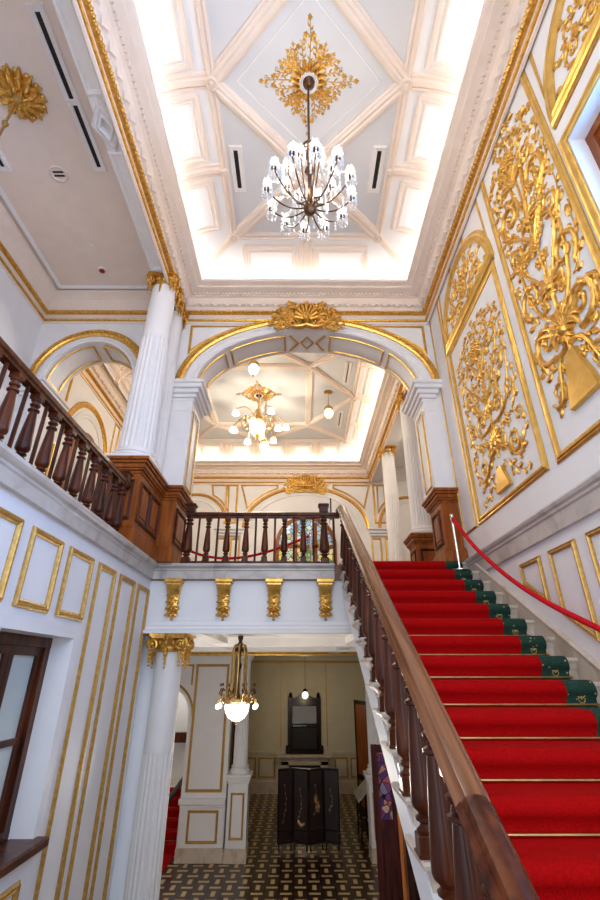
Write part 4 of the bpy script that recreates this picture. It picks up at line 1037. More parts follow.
# ------------------------------------------------------------------ ceiling fittings
def vent(x, y, z, L, w, label, rot=0):
    t = thing('ceiling_vent', (x,y,z), label, 'air vent')
    g = MB().sweep([(x-w/2,y-L/2,z),(x+w/2,y-L/2,z),(x+w/2,y+L/2,z),(x-w/2,y+L/2,z)], [(-.035,0),(-.035,.015),(.02,.03),(.035,.0)], (0,0,-1), True)
    g.build('frame', 'relief_white', t)
    MB().box(x-w*.34, x+w*.34, y-L/2+.02, y+L/2-.02, z-.006, z+.01).build('dark_slot', 'black', t)
    g = MB(); n_ = int(L/.05); g.box(x-.004, x+.004, y-L*.46, y+L*.46, z-.011, z-.007)
    for k in range(n_): g.box(x-w*.2, x+w*.2, y-L*.46+L*.92*k/n_, y-L*.46+L*.92*k/n_+.012, z-.012, z-.006)
    g.build('grille_bars', 'iron', t)
    if rot:
        for c in t.children: pass
        t.rotation_euler = (0,0,rot)
    return t
vent(-2.88, 2.74, GZ, .92, .13, 'longer dark air vent in the gallery ceiling at the top left')
vent(-2.87, 3.62, GZ, .86, .13, 'air vent in the gallery ceiling in line beyond the longer one')
vent(-4.25, 3.6, GZ, .9, .13, 'air vent in the gallery ceiling left of the gilded leaf rosette')
vent(hx0+.2, 4.37, HZ, .66, .135, 'dark slot vent in the hall ceiling left of the crystal chandelier')
vent(hx1-.2, 4.37, HZ, .66, .135, 'dark slot vent in the hall ceiling right of the crystal chandelier')
vent(1.28, 12.1, HZ, .9, .10, 'farther dark slot vent in the rear hall ceiling by the right cove')
vent(1.28, 9.7, HZ, .9, .10, 'nearer dark slot vent in the rear hall ceiling by the right cove')
t = thing('ceiling_speaker', (-3.5,4.12,GZ), 'round white louvred air valve on the gallery ceiling', 'air valve')
MB().lathe([(.125,0),(.125,-.012),(.11,-.022),(.09,-.012),(.085,-.008)], (-3.5,4.12,GZ), 28).build('ring', 'mould', t)
MB().box(-3.575, -3.425, 4.075, 4.10, GZ-.014, GZ-.008).build('slot', 'black', t)
MB().box(-3.575, -3.425, 4.13, 4.155, GZ-.014, GZ-.008).build('slot', 'black', t)
tag(MB().lathe([(.035,0),(.035,-.01),(.02,-.016)], (-3.53,5.35,GZ), 16).build('smoke_detector', 'plaster'), 'tiny white disc sensor on the gallery ceiling', 'sensor')
t = thing('alarm_beacon', (-3.545,5.86,GZ), 'small dark red alarm dome on the gallery ceiling', 'alarm')
MB().lathe([(.065,0),(.065,-.02),(.05,-.03)], (-3.545,5.86,GZ), 18).build('mount', 'plaster', t)
MB().lathe([(.05,-.028),(.05,-.045),(.03,-.065),(.005,-.07)], (-3.545,5.86,GZ), 18).build('dome', 'red_dome', t)

# ------------------------------------------------------------------ lights: chandeliers and lanterns
def lamp(name, loc, energy, col=(1,.86,.68), r=.05):
    l = bpy.data.lights.new(name, 'POINT'); l.energy = energy; l.color = col; l.shadow_soft_size = r
    o = bpy.data.objects.new(name, l); COL.objects.link(o); o.location = loc; return o
def area(name, loc, rot, sx_, sy_, energy, col):
    l = bpy.data.lights.new(name, 'AREA'); l.shape = 'RECTANGLE'; l.size = sx_; l.size_y = sy_; l.energy = energy; l.color = col
    o = bpy.data.objects.new(name, l); COL.objects.link(o); o.location = loc; o.rotation_euler = rot; return o
cx, cy = CX-.01, 3.19
t = thing('crystal_chandelier', (cx,cy,4.4), 'large many-armed crystal chandelier hanging from the stair hall skylight', 'chandelier')
MB().tube([(cx,cy,HZ-.03),(cx,cy,5.55)], .014, 8).build('suspension_rod', 'bronze', t)
MB().lathe([(.01,5.66),(.05,5.64),(.06,5.60),(.10,5.54),(.105,5.49),(.07,5.46),(.03,5.43)], (cx,cy,0), 20).build('crown', 'bronze', t)
MB().lathe([(.03,5.43),(.022,5.2),(.05,5.15),(.055,5.10),(.025,5.05),(.022,4.85),(.06,4.78),(.065,4.7),(.03,4.62),(.045,4.55),(.07,4.50),(.075,4.45),(.05,4.40),(.01,4.375)], (cx,cy,0), 16).build('stem', 'bronze', t)
rng = random.Random(2)
tops = []
arms = [(12, .47, 4.70, 4.47, .2), (8, .27, 4.98, 4.62, .5)]
for n_, R, zt_, zh, ph in arms:
    for k in range(n_):
        a = 2*PI*(k+ph)/n_; d = V((math.cos(a), math.sin(a), 0))
        P = [V((cx,cy,zh)) + d*(.05+(R-.05)*u) + V((0,0,(zt_-zh)*(u**2.2) - .05*math.sin(PI*u))) for u in [i/9 for i in range(10)]]
        arm = MB().tube([tuple(p) for p in P], .0085, 6).build('arm', 'bronze', t)
        e = P[-1]; tops.append((e, d))
        g = MB().lathe([(.006,0),(.03,.012),(.034,.02),(.012,.03),(.012,.05),(.02,.06)], tuple(e), 12); g.build('candle_cup', 'bronze', arm)
        MB().lathe([(.008,.055),(.017,.07),(.021,.09),(.014,.115),(.002,.135)], tuple(e), 10).build('bulb', 'bulb', arm)
        g = MB()
        R0 = 14
        def rg(r, z, al=0): return [tuple(e + V((r*(1+al*(q % 2))*math.cos(2*PI*q/R0), r*(1+al*(q % 2))*math.sin(2*PI*q/R0), z + (.035*(q % 2) if al else 0)))) for q in range(R0)]
        g.loft([rg(.02,.05), rg(.046,.062), rg(.054,.09), rg(.046,.115), rg(.040,.13,.15)], cap=False)
        for j in range(8):
            b_ = 2*PI*j/8; q = e + V((math.cos(b_)*.05, math.sin(b_)*.05, 0))
            for m_ in range(3): g.sphere(tuple(q + V((0,0,.02-.034*m_))), .0125-.001*m_, 5, 3, (1,1,1.5))
            g.lathe([(.002,-.05),(.012,-.035),(.009,-.012),(.002,0)], tuple(q + V((0,0,-.075))), 5)
        g.build('crystal_shade', 'crystal', arm)
for k in range(12):                                     # bead swags from the crown to the ring
    a = 2*PI*(k+.2)/12; d = V((math.cos(a), math.sin(a), 0)); g = MB(); P = []
    for i in range(15):
        u = i/14; p = V((cx,cy,0)) + d*(.09+.33*u**1.4); z = 5.47 + (4.84-5.47)*u - .18*math.sin(PI*u)
        P.append((p.x,p.y,z)); g.sphere((p.x,p.y,z), .014, 5, 3)
    g.tube(P, .003, 4); g.build('crystal_swag', 'crystal', t)
def drop_string(R, a, z0, dz, n_, r_):
    g = MB(); x, y = cx+R*math.cos(a), cy+R*math.sin(a)
    for i in range(n_): g.sphere((x,y,z0-dz*i), r_, 5, 3, (1,1,1.7))
    g.tube([(x,y,z0+.04),(x,y,z0-dz*(n_-1))], .003, 4); g.build('crystal_drop', 'crystal', t)
for k in range(24): drop_string(.36+.06*(k % 2), 2*PI*k/24, 4.62, .05, 3, .015)
for k in range(14):
    drop_string(.18, 2*PI*k/14, 4.58+.02*(k % 3), .045, 5, .015); drop_string(.12, 2*PI*(k+.5)/14, 5.25, .05, 4, .014)

# rear hall chandelier with tulip globes
cx, cy = -1.10, 10.6
t = thing('globe_chandelier', (cx,cy,5.4), 'brass chandelier with white tulip globes in the rear hall beyond the arch', 'chandelier')
MB().tube([(cx,cy,HZ-.02),(cx,cy,5.9)], .02, 8).build('suspension_rod', 'brass', t)
MB().lathe([(.02,6.5),(.07,6.45),(.05,6.38),(.09,6.3),(.11,6.22),(.06,6.15),(.16,6.12),(.2,6.08),(.1,6.06)], (cx,cy,0), 18).build('stem', 'brass', t)
MB().lathe([(.15,6.08),(.215,5.98),(.22,5.88),(.17,5.75),(.12,5.68)], (cx,cy,0), 24).build('bowl', 'globe', t)
MB().lathe([(.13,5.69),(.10,5.64),(.05,5.60),(.05,5.55),(.01,5.50)], (cx,cy,0), 16).build('finial', 'brass', t)
for k in range(10):
    up = k % 2 == 0; a = 2*PI*(k+.35)/10; d = V((math.cos(a), math.sin(a), 0)); R = .78 if up else .62; ze = 6.12 if up else 5.86
    P = [V((cx,cy,6.15)) + d*(.1+(R-.1)*u) + V((0,0,(ze-6.15)*u + .20*math.sin(PI*u**.9))) for u in [i/10 for i in range(11)]]
    arm = MB().tube([tuple(p) for p in P], .013, 6).build('arm', 'brass', t)
    c0 = V((cx,cy,6.0)) + d*.38
    MB().tube([tuple(c0 + d*(.11*(1-.6*i/18))*math.cos(i*.55) + V((0,0,.11*(1-.6*i/18)*math.sin(i*.55)))) for i in range(19)], .012, 5).build('scroll', 'brass', arm)
    e = P[-1]; MB().lathe([(.02,.03),(.045,.0),(.05,-.02)], tuple(e), 12).build('socket', 'brass', arm)
    MB().lathe([(.045,-.02),(.075,-.06),(.085,-.11),(.10,-.16),(.09,-.165),(.02,-.1)], tuple(e), 14).build('tulip_shade', 'globe', arm)
# acorn lanterns
proto = None
for k, (x, y, zt_, ze, lb) in enumerate(((.83,10.6,HZ,6.46,'acorn lantern with brass collar hanging at the right of the rear hall'),(-.90,10.6,HZ,5.42,'low acorn lantern hanging just below the globe chandelier'),(-1.05,8.6,HZ,6.45,'acorn lantern hanging just under the front arch at the left'))):
    t = thing('acorn_lantern', (x,y,ze), lb, 'lantern', 'acorn lanterns in the rear hall')
    MB().tube([(x,y,zt_),(x,y,ze+.08)], .012, 8).build('suspension_rod', 'brass', t)
    MB().lathe([(.12,0),(.12,-.015),(.05,-.04),(.02,-.06)], (x,y,zt_), 16).build('ceiling_cup', 'brass', t)
    MB().lathe([(.015,.14),(.06,.12),(.07,.09),(.12,.06),(.13,.0),(.10,-.02)], (x,y,ze), 18).build('collar', 'brass', t)
    MB().lathe([(.10,-.02),(.125,-.07),(.12,-.14),(.08,-.22),(.03,-.27)], (x,y,ze), 18).build('glass_acorn', 'lantern', t)
    MB().lathe([(.03,-.265),(.035,-.28),(.015,-.30),(.02,-.32),(.004,-.335)], (x,y,ze), 10).build('finial', 'brass', t)
# gallery pendant
t = thing('gallery_pendant', (gx,gy,4.7), 'brass pendant rod hanging from the round gallery rosette', 'pendant light')
MB().tube([(gx,gy,GZ-.05),(gx,gy,4.75)], .016, 8).build('suspension_rod', 'brass', t)
MB().lathe([(.07,0),(.06,-.04),(.03,-.09),(.016,-.12)], (gx,gy,GZ-.08), 16).build('canopy', 'brass', t)
MB().lathe([(.016,.30),(.04,.28),(.03,.25),(.016,.22)], (gx,gy,5.6), 14).build('knuckle', 'brass', t)
MB().lathe([(.02,.1),(.09,.06),(.1,.02),(.05,0)], (gx,gy,4.7), 14).build('fitter', 'brass', t)
MB().lathe([(.08,.02),(.14,-.06),(.15,-.14),(.10,-.22),(.02,-.26)], (gx,gy,4.7), 18).build('globe', 'globe', t)
# brass cage chandelier under the balcony
cx, cy = -1.06, 9.0
t = thing('cage_chandelier', (cx,cy,-.85), 'tall brass cage chandelier with glowing glass bowl hanging under the balcony', 'chandelier')
MB().lathe([(.05,.6),(.05,.56),(.03,.5),(.05,.47),(.04,.42),(.11,.40),(.13,.36),(.12,.33)], (cx,cy,0), 16).build('crown', 'bronze', t)
for k in range(8):
    a = 2*PI*k/8; d = V((math.cos(a), math.sin(a), 0))
    P = [V((cx,cy,z)) + d*r for r, z in ((.03,.46),(.10,.44),(.135,.34),(.13,.1),(.13,-.1),(.145,-.25),(.19,-.36),(.25,-.42))]
    MB().tube([tuple(p) for p in P], .015, 6).build('cage_bar', 'brass', t)
MB().lathe([(.03,.38),(.012,.2),(.05,.12),(.035,.05),(.012,0),(.012,-.3),(.05,-.42)], (cx,cy,0), 12).build('stem', 'bronze', t)
g = MB().lathe([(.235,-.40),(.26,-.42),(.27,-.46),(.24,-.49),(.22,-.47),(.22,-.42)], (cx,cy,0), 28)
for k in range(16):
    a = 2*PI*k/16; g.sphere((cx+.26*math.cos(a), cy+.26*math.sin(a), -.38), .022, 6, 4, (1,1,1.5))
g.build('hoop', 'brass', t)
MB().lathe([(.20,-.47),(.215,-.52),(.20,-.62),(.14,-.71),(.05,-.76),(.02,-.765)], (cx,cy,0), 26).build('glass_bowl', 'bowl', t)
MB().lathe([(.02,-.76),(.03,-.79),(.008,-.82)], (cx,cy,0), 10).build('finial', 'bronze', t)
for k in range(8):
    a = 2*PI*(k+.5)/8; d = V((math.cos(a), math.sin(a), 0))
    arm = MB().tube([tuple(V((cx,cy,z))+d*r) for r, z in ((.25,-.44),(.30,-.40),(.345,-.44),(.345,-.50))], .010, 6).build('arm', 'brass', t)
    MB().sphere(tuple(V((cx,cy,-.535))+d*.345), .035, 10, 6, (1,1,1.2)).build('bulb', 'bulb', arm)
    g = MB().tube([tuple(V((cx,cy,z))+d*r) for r, z in ((.27,-.38),(.33,-.33),(.30,-.26),(.26,-.30))], .014, 6); g.sphere(tuple(V((cx,cy,-.2))+d*.31), .018, 6, 4, (1,1,1.6)); g.build('scroll', 'bronze', arm)

# ------------------------------------------------------------------ rope barriers
def stanchion(x, y, z, h, label):
    t = thing('rope_stanchion', (x,y,z), label, 'stanchion')
    MB().lathe([(.13,0),(.13,.012),(.10,.022),(.03,.035),(.018,.05)], (x,y,z), 24).build('base', 'chrome', t)
    MB().tube([(x,y,z+.04),(x,y,z+h-.05)], .016, 10).build('pole', 'chrome', t)
    MB().lathe([(.017,-.10),(.026,-.095),(.026,-.06),(.018,-.055),(.024,-.04),(.03,-.02),(.02,0),(.004,.008)], (x,y,z+h), 14).build('finial', 'chrome', t)
    return t
sy, sz = 6.20, ZU-RI+.016
stanchion(2.20, sy, sz, .80, 'chrome rope stanchion on the top step by the right pedestal')
stanchion(2.24, 2.62, ZU-12*RI-RI+.016, .80, 'chrome rope stanchion low on the stairs where the red rope ends')
P3 = [(2.2,6.17,1.955),(2.21,5.6,1.42),(2.22,4.9,.93),(2.23,4.3,.60),(2.235,3.7,.34),(2.24,3.1,.10),(2.24,2.66,-.02)]
path = []
for i in range(len(P3)-1):
    p0,p1,p2,p3 = [V(P3[max(0,min(len(P3)-1,i+j))]) for j in (-1,0,1,2)]
    for k in range(5):
        u = k/5; path.append(tuple(.5*((2*p1)+(p2-p0)*u+(2*p0-5*p1+4*p2-p3)*u*u+(3*p1-p0-3*p2+p3)*u**3)))
path.append(P3[-1])
tag(MB().tube(path, .024, 10).build('barrier_rope', 'rope'), 'red velvet rope sagging down along the right wall beside the stairs', 'rope')
stanchion(.21, 7.6, ZU, .78, 'chrome rope stanchion behind the right end of the balcony balustrade')
stanchion(-2.3, 7.7, ZU, .78, 'chrome rope stanchion behind the left pedestal of the balcony')
path = [(-2.28+2.47*u, 7.7-.1*u, 2.12 - .02*u + (-.42)*4*u*(1-u)*(1.15-.5*u)) for u in [k/20 for k in range(21)]]
tag(MB().tube(path, .022, 10).build('barrier_rope', 'rope'), 'red velvet rope sagging behind the balcony balustrade', 'rope')

# ------------------------------------------------------------------ lower foyer
LY = 15.1
cl = struct(MB().box(-5.0, 4.9, 6.9, LY+.3, .62, .9).build('ceiling_lower', 'plaster'))
for y in (9.8, 12.4): MB().box(-5.0, 4.9, y, y+.35, .46, .63).build('ceiling_beam', 'plaster', cl)
for x in (-1.7, .95): MB().box(x, x+.3, 6.9, LY, .5, .63).build('ceiling_beam', 'plaster', cl)
al = arc(-3.95, -1.15, .78, .78, PI, 0, 24)
out = [(-5.0,ZD),(-4.73,ZD)] + al + [(-3.17,ZD),(-1.95,ZD),(-1.95,-.0),(-1.95,.44),(2.25,.44),(2.25,ZD),(4.9,ZD),(4.9,.62),(-5.0,.62)]
wlr = struct(MB().slab(out, [], lambda s,t_: (s,LY,t_), (0,.4,0)).build('wall_foyer', 'plaster_low'))
MB().sweep([(-5.0,LY,0),(4.9,LY,0)], [(0,.44),(-.05,.45),(-.06,.49),(-.03,.51),(-.05,.54),(-.05,.58),(0,.6)], (0,0,1)).build('gold_band', 'gold_smooth', wlr)
archivolt(wlr, -3.95, -1.15, .90, .90, LY, .06, .04, 'gold_dull', n=30)
frame(wlr, rect_y(LY, -3.03, -2.1, -2.90, .18), F_, .07, .03, 'gold_dull')
frame(wlr, [(-3.16,LY,-.35),(-3.16,LY,.18),(-4.6,LY,.18)], F_, .05, .03, 'gold_dull', closed=False)
frame(wlr, rect_y(LY-.06, -2.90, -2.14, -3.98, -3.34), F_, .06, .03, 'gold_dull')
g = MB().cbox(-3.14, -1.97, LY-.06, LY, -4.1, -3.2, .01); g.cbox(-3.2, -1.95, LY-.12, LY+.02, -3.2, -3.06, .02); g.cbox(-3.16, -1.96, LY-.09, LY+.01, -3.26, -3.2, .015); g.build('pier_dado', 'plaster_low', wlr)
MB().cbox(-3.17, -1.93, LY-.1, LY+.01, ZD, -4.1, .01).build('pier_base', 'marble', wlr)
def foyer_column(x, label):
    t = thing('foyer_column', (x,LY+.05,ZD), label, 'column', 'fluted columns at the foyer opening')
    y = LY+.16
    MB().cbox(x-.30, x+.30, y-.30, y+.30, ZD, -4.1, .012).build('base', 'marble', t)
    g = MB().cbox(x-.27, x+.27, y-.27, y+.27, -4.1, -2.62, .01)
    for e, za, zb in ((.03,-2.72,-2.66),(.05,-2.66,-2.6),(.07,-2.6,-2.52)): g.cbox(x-.27-e, x+.27+e, y-.27-e, y+.27+e, za, zb, .012)
    g.build('pedestal', 'plaster_low', t)
    MB().sweep(rect_y(y-.27, x-.16, x+.16, -3.9, -2.95), fprof(.05,.025), F_, True).build('panel_moulding', 'gold_dull', t)
    g = MB().lathe([(.27,-2.52),(.28,-2.47),(.25,-2.42),(.23,-2.40),(.25,-2.36),(.22,-2.33)], (x,y,0), 28); fluted(g, x, y, -2.34, .30, .205, .175, .28, 18); g.build('shaft', 'plaster_low', t, ang=28)
    MB().lathe([(.18,.26),(.22,.30),(.2,.34),(.26,.38),(.27,.44)], (x,y,0), 24).build('capital', 'plaster_low', t)
foyer_column(-1.62, 'white fluted column on a gilt-panelled pedestal left of the foyer opening, behind the brass chandelier')
foyer_column(2.20, 'white fluted column on a gilt-panelled pedestal right of the foyer opening, partly behind the stairs')
# little red stair behind the foyer arch
t = thing('side_stair', (-4.0,17,ZD), 'red-carpeted side stair with dark handrail seen through the arch beside the lower column', 'staircase')
g, r_ = MB(), MB()
for k in range(6):
    y = 15.75+.28*k; g.box(-4.9, -2.95, y, 18.9, ZD+.19*k, ZD+.19*(k+1)-.012); r_.box(-4.8, -3.05, y-.012, y+.30, ZD+.19*k+.01, ZD+.19*(k+1))
g.build('steps', 'marble', t); r_.build('carpet', 'red', t)
rail = MB()
rail.box(-3.80,-3.72,15.6,15.68,ZD,-3.38); rail.tube([(-3.76,15.64,-3.40),(-3.56,17.9,-2.92)], .075, 8)
rail.build('handrail', 'wood_black', t)
MB().box(-4.9, -2.95, 18.5, 18.7, -2.2, -1.9).build('landing_beam', 'wood_dark', t)
struct(MB().box(-5.1, -2.93, 18.9, 19.1, ZD, .9).build('wall_side_stair', 'plaster_low'))
struct(MB().box(-5.3, -5.0, 6.8, 22.7, ZD, .9).build('wall_foyer_left', 'plaster_low'))
struct(MB().box(4.8, 5.0, 6.8, 22.7, ZD, .9).build('wall_foyer_right', 'plaster_low'))
struct(MB().box(XR-.02, 4.9, 6.68, 6.95, ZD, .6).build('wall_foyer_front', 'plaster_low'))
# red floor strip before the arch
tag(MB().box(-4.7, -3.3, 13.2, 15.8, ZD, ZD+.012).build('floor_runner', 'red'), 'red floor runner leading to the side stair arch', 'carpet')
# back room
BY = 22.4
wbr = struct(MB().box(-2.9, 4.9, BY, BY+.3, ZD, .9).build('wall_back_room', 'cream'))
struct(MB().box(-2.93, -2.63, LY+.4, BY, ZD, .9).build('wall_back_left', 'cream'))
struct(MB().box(3.2, 3.5, LY+.4, BY, ZD, .9).build('wall_back_right', 'cream'))
struct(MB().box(-2.9, 3.5, LY+.3, BY, .60, .9).build('ceiling_back_room', 'cream'))
for x in (-.72, 1.24): MB().box(x-.022, x+.022, BY-.03, BY, -3.05, .45).build('wall_strip', 'gold_dull', wbr)
MB().sweep([(-2.6,BY,0),(3.2,BY,0)], [(0,.36),(-.06,.38),(-.06,.42),(0,.45)], (0,0,1)).build('gold_band', 'gold_dull', wbr)
MB().sweep([(-2.6,BY,0),(3.2,BY,0)], [(0,-3.06),(-.06,-3.05),(-.06,-2.98),(-.03,-2.96),(-.03,-2.8),(0,-2.79)], (0,0,1)).build('dado_rail', 'cream', wbr)
for x0, x1 in ((-2.3,-1.75),(-1.6,-.95),(1.55,2.05),(2.2,2.85)): frame(wbr, rect_y(BY, x0, x1, -3.85, -3.2), F_, .07, .03, 'gold_dull')
MB().box(-2.6, 3.2, BY-.05, BY, ZD, -4.0).build('skirting', 'marble', wbr)
fx = .28
t = thing('fireplace', (fx,BY-.2,ZD), 'cream marble chimneypiece against the back room wall beneath the dark mirror', 'fireplace')
g = MB()
for s_ in (-1,1): g.cbox(fx+s_*.82-.17, fx+s_*.82+.17, BY-.25, BY, ZD, -3.28, .01)
g.cbox(fx-.98, fx+.98, BY-.25, BY, -3.42, -3.16, .01); g.build('surround', 'marble', t)
MB().cbox(fx-1.15, fx+1.15, BY-.38, BY, -3.16, -3.05, .02).build('mantel_shelf', 'marble', t)
MB().box(fx-.66, fx+.66, BY-.12, BY-.02, ZD, -3.42).build('firebox', 'black', t)
t = thing('overmantel_mirror', (fx,BY-.2,-3.05), 'tall dark carved overmantel mirror standing on the chimneypiece', 'mirror')
g = MB()
for s_ in (-1,1):
    g.cbox(fx+s_*.60-.09, fx+s_*.60+.09, BY-.16, BY, -3.05, -.98, .02)
    g.lathe([(.10,-.98),(.06,-.93),(.08,-.88),(.03,-.82),(.01,-.78)], (fx+s_*.60,BY-.08,0), 12)
    g.cbox(fx+s_*.68-.10, fx+s_*.68+.10, BY-.18, BY, -3.05, -2.75, .03)
g.cbox(fx-.6, fx+.6, BY-.15, BY, -3.05, -2.86, .02); g.cbox(fx-.6, fx+.6, BY-.15, BY, -1.32, -1.08, .02)
pd = [(fx-.6,-1.1)] + [(fx-.6+1.2*k/16, -1.02+.24*math.exp(-((k-8)/3.2)**2)) for k in range(17)] + [(fx+.6,-1.1)]
g.slab(pd, [], lambda s,t_: (s,BY-.14,t_), (0,.12,0)); g.sphere((fx,BY-.08,-.74), .06, 8, 6)
g.build('frame', 'wood_black', t)
MB().box(fx-.52, fx+.52, BY-.09, BY-.07, -2.86, -2.1).build('lower_panel', 'black', t)
MB().box(fx-.52, fx+.52, BY-.09, BY-.07, -2.06, -1.3).build('mirror_glass', 'mirror', t)
MB().box(fx-.52, fx+.52, BY-.12, BY-.06, -2.12, -2.05).build('cross_bar', 'wood_black', t)
t = thing('globe_pendant', (fx,20.0,-.9), 'small glowing globe lamp on a thin cord in front of the dark mirror', 'pendant light')
MB().tube([(fx,20.0,.6),(fx,20.0,-.62)], .008, 6).build('cord', 'iron', t)
MB().lathe([(.02,-.58),(.08,-.63),(.10,-.68)], (fx,20.0,0), 14).build('cap', 'iron', t)
MB().sphere((fx,20.0,-.81), .13, 16, 10).build('globe', 'globe', t)
t = thing('folding_screen', (.3,15.9,ZD), 'dark lacquer folding screen with shell inlay standing before the back room', 'screen')
W0, W1 = -.57, 1.18
for k in range(4):
    x0 = W0 + (W1-W0)*k/4; x1 = W0 + (W1-W0)*(k+1)/4; ya, yb = (15.82,15.98) if k % 2 == 0 else (15.98,15.82)
    lf = MB().add([(x0,ya,-4.25),(x1,yb,-4.25),(x1,yb+.04,-4.25),(x0,ya+.04,-4.25),(x0,ya,-2.52),(x1,yb,-2.52),(x1,yb+.04,-2.52),(x0,ya+.04,-2.52)], [(0,3,2,1),(4,5,6,7),(0,1,5,4),(1,2,6,5),(2,3,7,6),(3,0,4,7)]).build('leaf', 'lacquer', t)
    fnS = lambda s,t_,h: (x0+(x1-x0)*s, ya+(yb-ya)*s-.002-h, t_)
    fr = Rel(fnS)
    for p in ([(.04,-4.2),(.04,-2.56)],[(.96,-4.2),(.96,-2.56)]): fr.stroke(p, .045, .045, .4)
    for zz in (-4.2,-3.95,-2.56): fr.stroke([(.03,zz),(.97,zz)], .02, .02, .7)
    fr.build('leaf_frame', 'wood_black', lf)
    rr = Rel(lambda s,t_,h: (x0+(x1-x0)*s, ya+(yb-ya)*s-.003-h*.25, t_)); rng = random.Random(20+k)
    rr.sprig([(.3,-3.8+.1*k),(.7,-3.4),(.45,-2.95-.1*(k%2))], .008, 6, .07, .02, rng)
    if k == 2: rr.flower((.6,-3.42), .16, 6); rr.flower((.45,-3.25), .11, 6)
    if k == 1: rr.stroke([(.3,-3.75),(.5,-3.85),(.75,-3.8)], .05, .03)
    rr.build('shell_inlay', 'inlay', lf)
    for s_ in (.12,.88): MB().box(x0+(x1-x0)*s_-.02, x0+(x1-x0)*s_+.02, ya+(yb-ya)*s_, ya+(yb-ya)*s_+.04, ZD, -4.25).build('foot', 'wood_black', lf)
# rope in front of the fireplace
for x, lb in ((-.55,'small dark rope post left of the fireplace behind the screen'),(1.15,'small dark rope post right of the fireplace behind the screen')):
    q = thing('rope_post', (x,20.6,ZD), lb, 'stanchion')
    MB().lathe([(.12,0),(.12,.02),(.03,.04),(.02,.06),(.02,.92),(.035,.94),(.03,.98),(.005,1.0)], (x,20.6,ZD), 12).build('post', 'iron', q)
tag(MB().tube([(-.55+1.7*u,20.6,-3.45-.10*4*u*(1-u)) for u in [k/14 for k in range(15)]], .03, 8).build('barrier_rope', 'rope'), 'red rope strung before the fireplace in the back room', 'rope')
# dark open door leaves of the back room and a lectern
def leaf_door(name, x0, x1, y0, y1, z1, label, mt, zm=1.0):
    t = thing(name, ((x0+x1)/2,(y0+y1)/2,ZD), label, 'door'); d = V((x1-x0,y1-y0,0)); L = d.length; d.normalize(); n_ = V((d.y,-d.x,0))
    def bx(g, a0, a1, z0_, z1_, o0, o1):
        q = [V((x0,y0,0))+d*a+n_*o for a,o in ((a0,o0),(a1,o0),(a1,o1),(a0,o1))]
        g.loft([[(p.x,p.y,z0_) for p in q],[(p.x,p.y,z1_) for p in q]])
    g = MB(); s_ = .11
    for a0,a1,za,zb in ((0,L,z1-.13,z1),(0,L,ZD+.02,ZD+.25),(0,L,ZD+zm,ZD+zm+.15)): bx(g, a0,a1,za,zb,-.028,.028)
    for a0,a1 in ((-.002,s_),(L-s_,L+.002)): bx(g, a0,a1,ZD+.015,z1+.004,-.03,.03)
    g.build('door_frame', mt, t)
    return t, bx, L
t, bx, L = leaf_door('open_door', -2.2, -1.95, 17.2, 16.2, -1.15, 'dark open door leaf at the left of the back room opening', 'wood_black')
g = MB(); bx(g, .1, L-.1, ZD+.2, -1.25, -.015, .015); g.build('door_panel', 'wood_door', t)
t, bx, L = leaf_door('open_door', 2.50, 2.15, 18.4, 19.6, -.95, 'tall dark reddish open door leaf at the right of the back room', 'wood_black')
g = MB(); bx(g, .1, L-.1, ZD+.2, -1.05, -.015, .015); g.build('door_panel', 'wood_red', t)
t = thing('sign_lectern', (2.15,16.9,ZD), 'slanted pale information board on dark legs at the right of the back room', 'lectern')
MB().add([(1.78,16.4,-3.45),(2.15,16.2,-3.05),(2.15,17.4,-3.05),(1.78,17.6,-3.45),(1.78,16.4,-3.41),(2.15,16.2,-3.01),(2.15,17.4,-3.01),(1.78,17.6,-3.41)], [(0,3,2,1),(4,5,6,7),(0,1,5,4),(1,2,6,5),(2,3,7,6),(3,0,4,7)]).build('board', 'marble_grey', t)
g = MB()
for x, y, zt_ in ((1.85,16.5,-3.42),(2.1,16.4,-3.12),(1.85,17.4,-3.42),(2.1,17.3,-3.12)): g.box(x-.025, x+.025, y-.025, y+.025, ZD, zt_)
g.box(1.83, 2.12, 16.45, 17.4, ZD+.3, ZD+.34); g.build('legs', 'wood_black', t)
# stained-glass doors under the stairs
t, bx, L = leaf_door('glazed_door', 1.43, 1.87, 10.5, 10.5, -1.28, 'dark wooden door leaf with purple stained glass standing under the stairs', 'wood_door', 1.8)
g = MB(); bx(g, .09, L-.09, ZD+1.95, -1.40, -.008, .008); g.build('stained_pane', 'stain_purple', t)
g = MB(); bx(g, .09, L-.09, ZD+.25, ZD+1.8, -.015, .015); g.build('door_panel', 'wood_door', t)
t, bx, L = leaf_door('glazed_door', 1.90, 2.45, 10.45, 10.9, -1.28, 'second glazed door leaf with orange edge folded behind the first under the stairs', 'wood_door', 1.8)
g = MB(); bx(g, .09, L-.09, ZD+1.95, -1.40, -.008, .008); g.build('stained_pane', 'stain_purple', t)
g = MB(); bx(g, -.04, .02, ZD+.02, -1.28, -.04, .04); g.build('edge_stile', 'wood_orange', t)
g = MB(); bx(g, .09, L-.09, ZD+.25, ZD+1.8, -.015, .015); g.build('door_panel', 'wood_door', t)

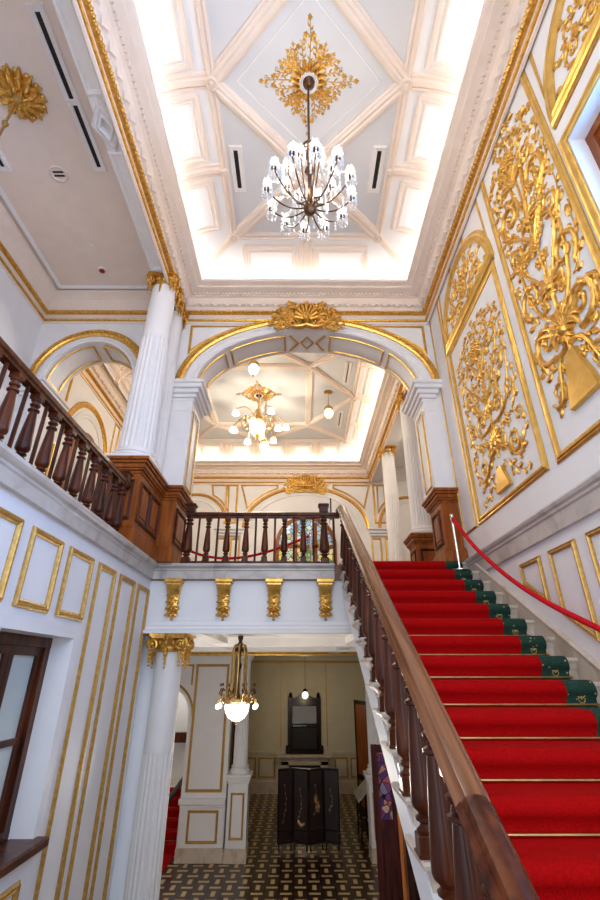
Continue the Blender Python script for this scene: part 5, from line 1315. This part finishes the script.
# ------------------------------------------------------------------ lighting
# cove lamps in the gutter behind the cornices
def cove_lamps(x0, x1, y0, y1, z, e, col):
    L = y1-y0; Wd = x1-x0
    for nm, loc, sx_, sy_ in (('cove_lamp',(x0,(y0+y1)/2,z),.04,L),('cove_lamp',(x1,(y0+y1)/2,z),.04,L),('cove_lamp',((x0+x1)/2,y1,z),Wd,.04),('cove_lamp',((x0+x1)/2,y0,z),Wd,.04)):
        area(nm, loc, (PI,0,0), sx_, sy_, e*max(sx_,sy_), col)
cove_lamps(HX0+.32, HX1-.32, HY0+.32, HY1-.32, 6.61, 2.1, (1,.94,.87))
cove_lamps(RX0+.32, RX1-.32, RY0+.32, RY1-.32, 6.61, 3.8, (1,.90,.75))
for k in range(6):
    a = 2*PI*k/6; lamp('chandelier_lamp', (CX-.01+.47*math.cos(a+.26), 3.19+.47*math.sin(a+.26), 4.9), 12, (1,.88,.72), .05)
for k in range(4):
    a = 2*PI*k/4; lamp('globe_lamp', (-1.1+.5*math.cos(a), 10.6+.5*math.sin(a), 5.45), 46, (1,.90,.72), .08)
for p in ((.83,10.6,6.0),(-.9,10.6,4.95),(-1.05,8.6,6.0)): lamp('lantern_lamp', p, 5, (1,.82,.55), .05)
lamp('gallery_lamp', (gx,gy,4.3), 16, (1,.80,.6), .1)
for k in range(3):
    a = 2*PI*k/3; lamp('cage_lamp', (-1.06+.42*math.cos(a), 9.0+.42*math.sin(a), -1.45), 46, (1,.90,.78), .06)
lamp('globe_room_lamp', (fx,20.0,-1.15), 26, (1,.80,.5), .1)
lamp('side_stair_lamp', (-4.0,17.3,.2), 40, (1,.88,.7), .1)
lamp('aisle_lamp', (3.7,11,5.4), 22, (1,.86,.68), .15)
# daylight through the landing window and the right window
area('daylight_landing', (.15,YN-.28,2.2), (PI/2,0,0), 4.0, 6.6, 185, (.88,.92,1))
area('daylight_right', (XR+1.0,1.52,3.3), (0,PI/2,0), 2.4, 1.9, 270, (.16,.42,1))
w = bpy.data.worlds.new('World'); scene.world = w; w.use_nodes = True
bg = w.node_tree.nodes['Background']; bg.inputs[0].default_value = (.50,.72,1,1); bg.inputs[1].default_value = .8

# ------------------------------------------------------------------ camera
cam = bpy.data.cameras.new('camera'); co = bpy.data.objects.new('camera', cam); COL.objects.link(co)
cam.sensor_fit = 'VERTICAL'; cam.sensor_height = 36; cam.lens = 450/900*36; cam.clip_start = .02; cam.clip_end = 200
yc = V((-2/450, -222/450, 1)).normalized(); zc = V((0, 920/450, 1)); zc = (zc - yc*zc.dot(yc)).normalized(); xc = yc.cross(zc)
xc = -xc if xc.x < 0 else xc
# columns of the world-from-camera matrix: camera right, up, backward in world coordinates
right = V((xc.x, yc.x, zc.x)); upv = V((xc.y, yc.y, zc.y)); fw = V((xc.z, yc.z, zc.z))
Mx = Matrix(((right.x, upv.x, -fw.x, 0), (right.y, upv.y, -fw.y, 0), (right.z, upv.z, -fw.z, 0), (0,0,0,1)))
co.matrix_world = Mx
scene.camera = co
for o in list(scene.objects):
    if o.parent is None: o.location.z += ZS
scene.view_settings.view_transform = 'Standard'; scene.view_settings.look = 'None'
scene.view_settings.exposure = .40; scene.view_settings.gamma = 1; scene.view_settings.use_curve_mapping = False
cy_ = scene.cycles
cy_.max_bounces = 8; cy_.diffuse_bounces = 5; cy_.glossy_bounces = 4; cy_.transmission_bounces = 6
cy_.use_denoising = True; cy_.caustics_reflective = False; cy_.caustics_refractive = False; cy_.sample_clamp_indirect = 6
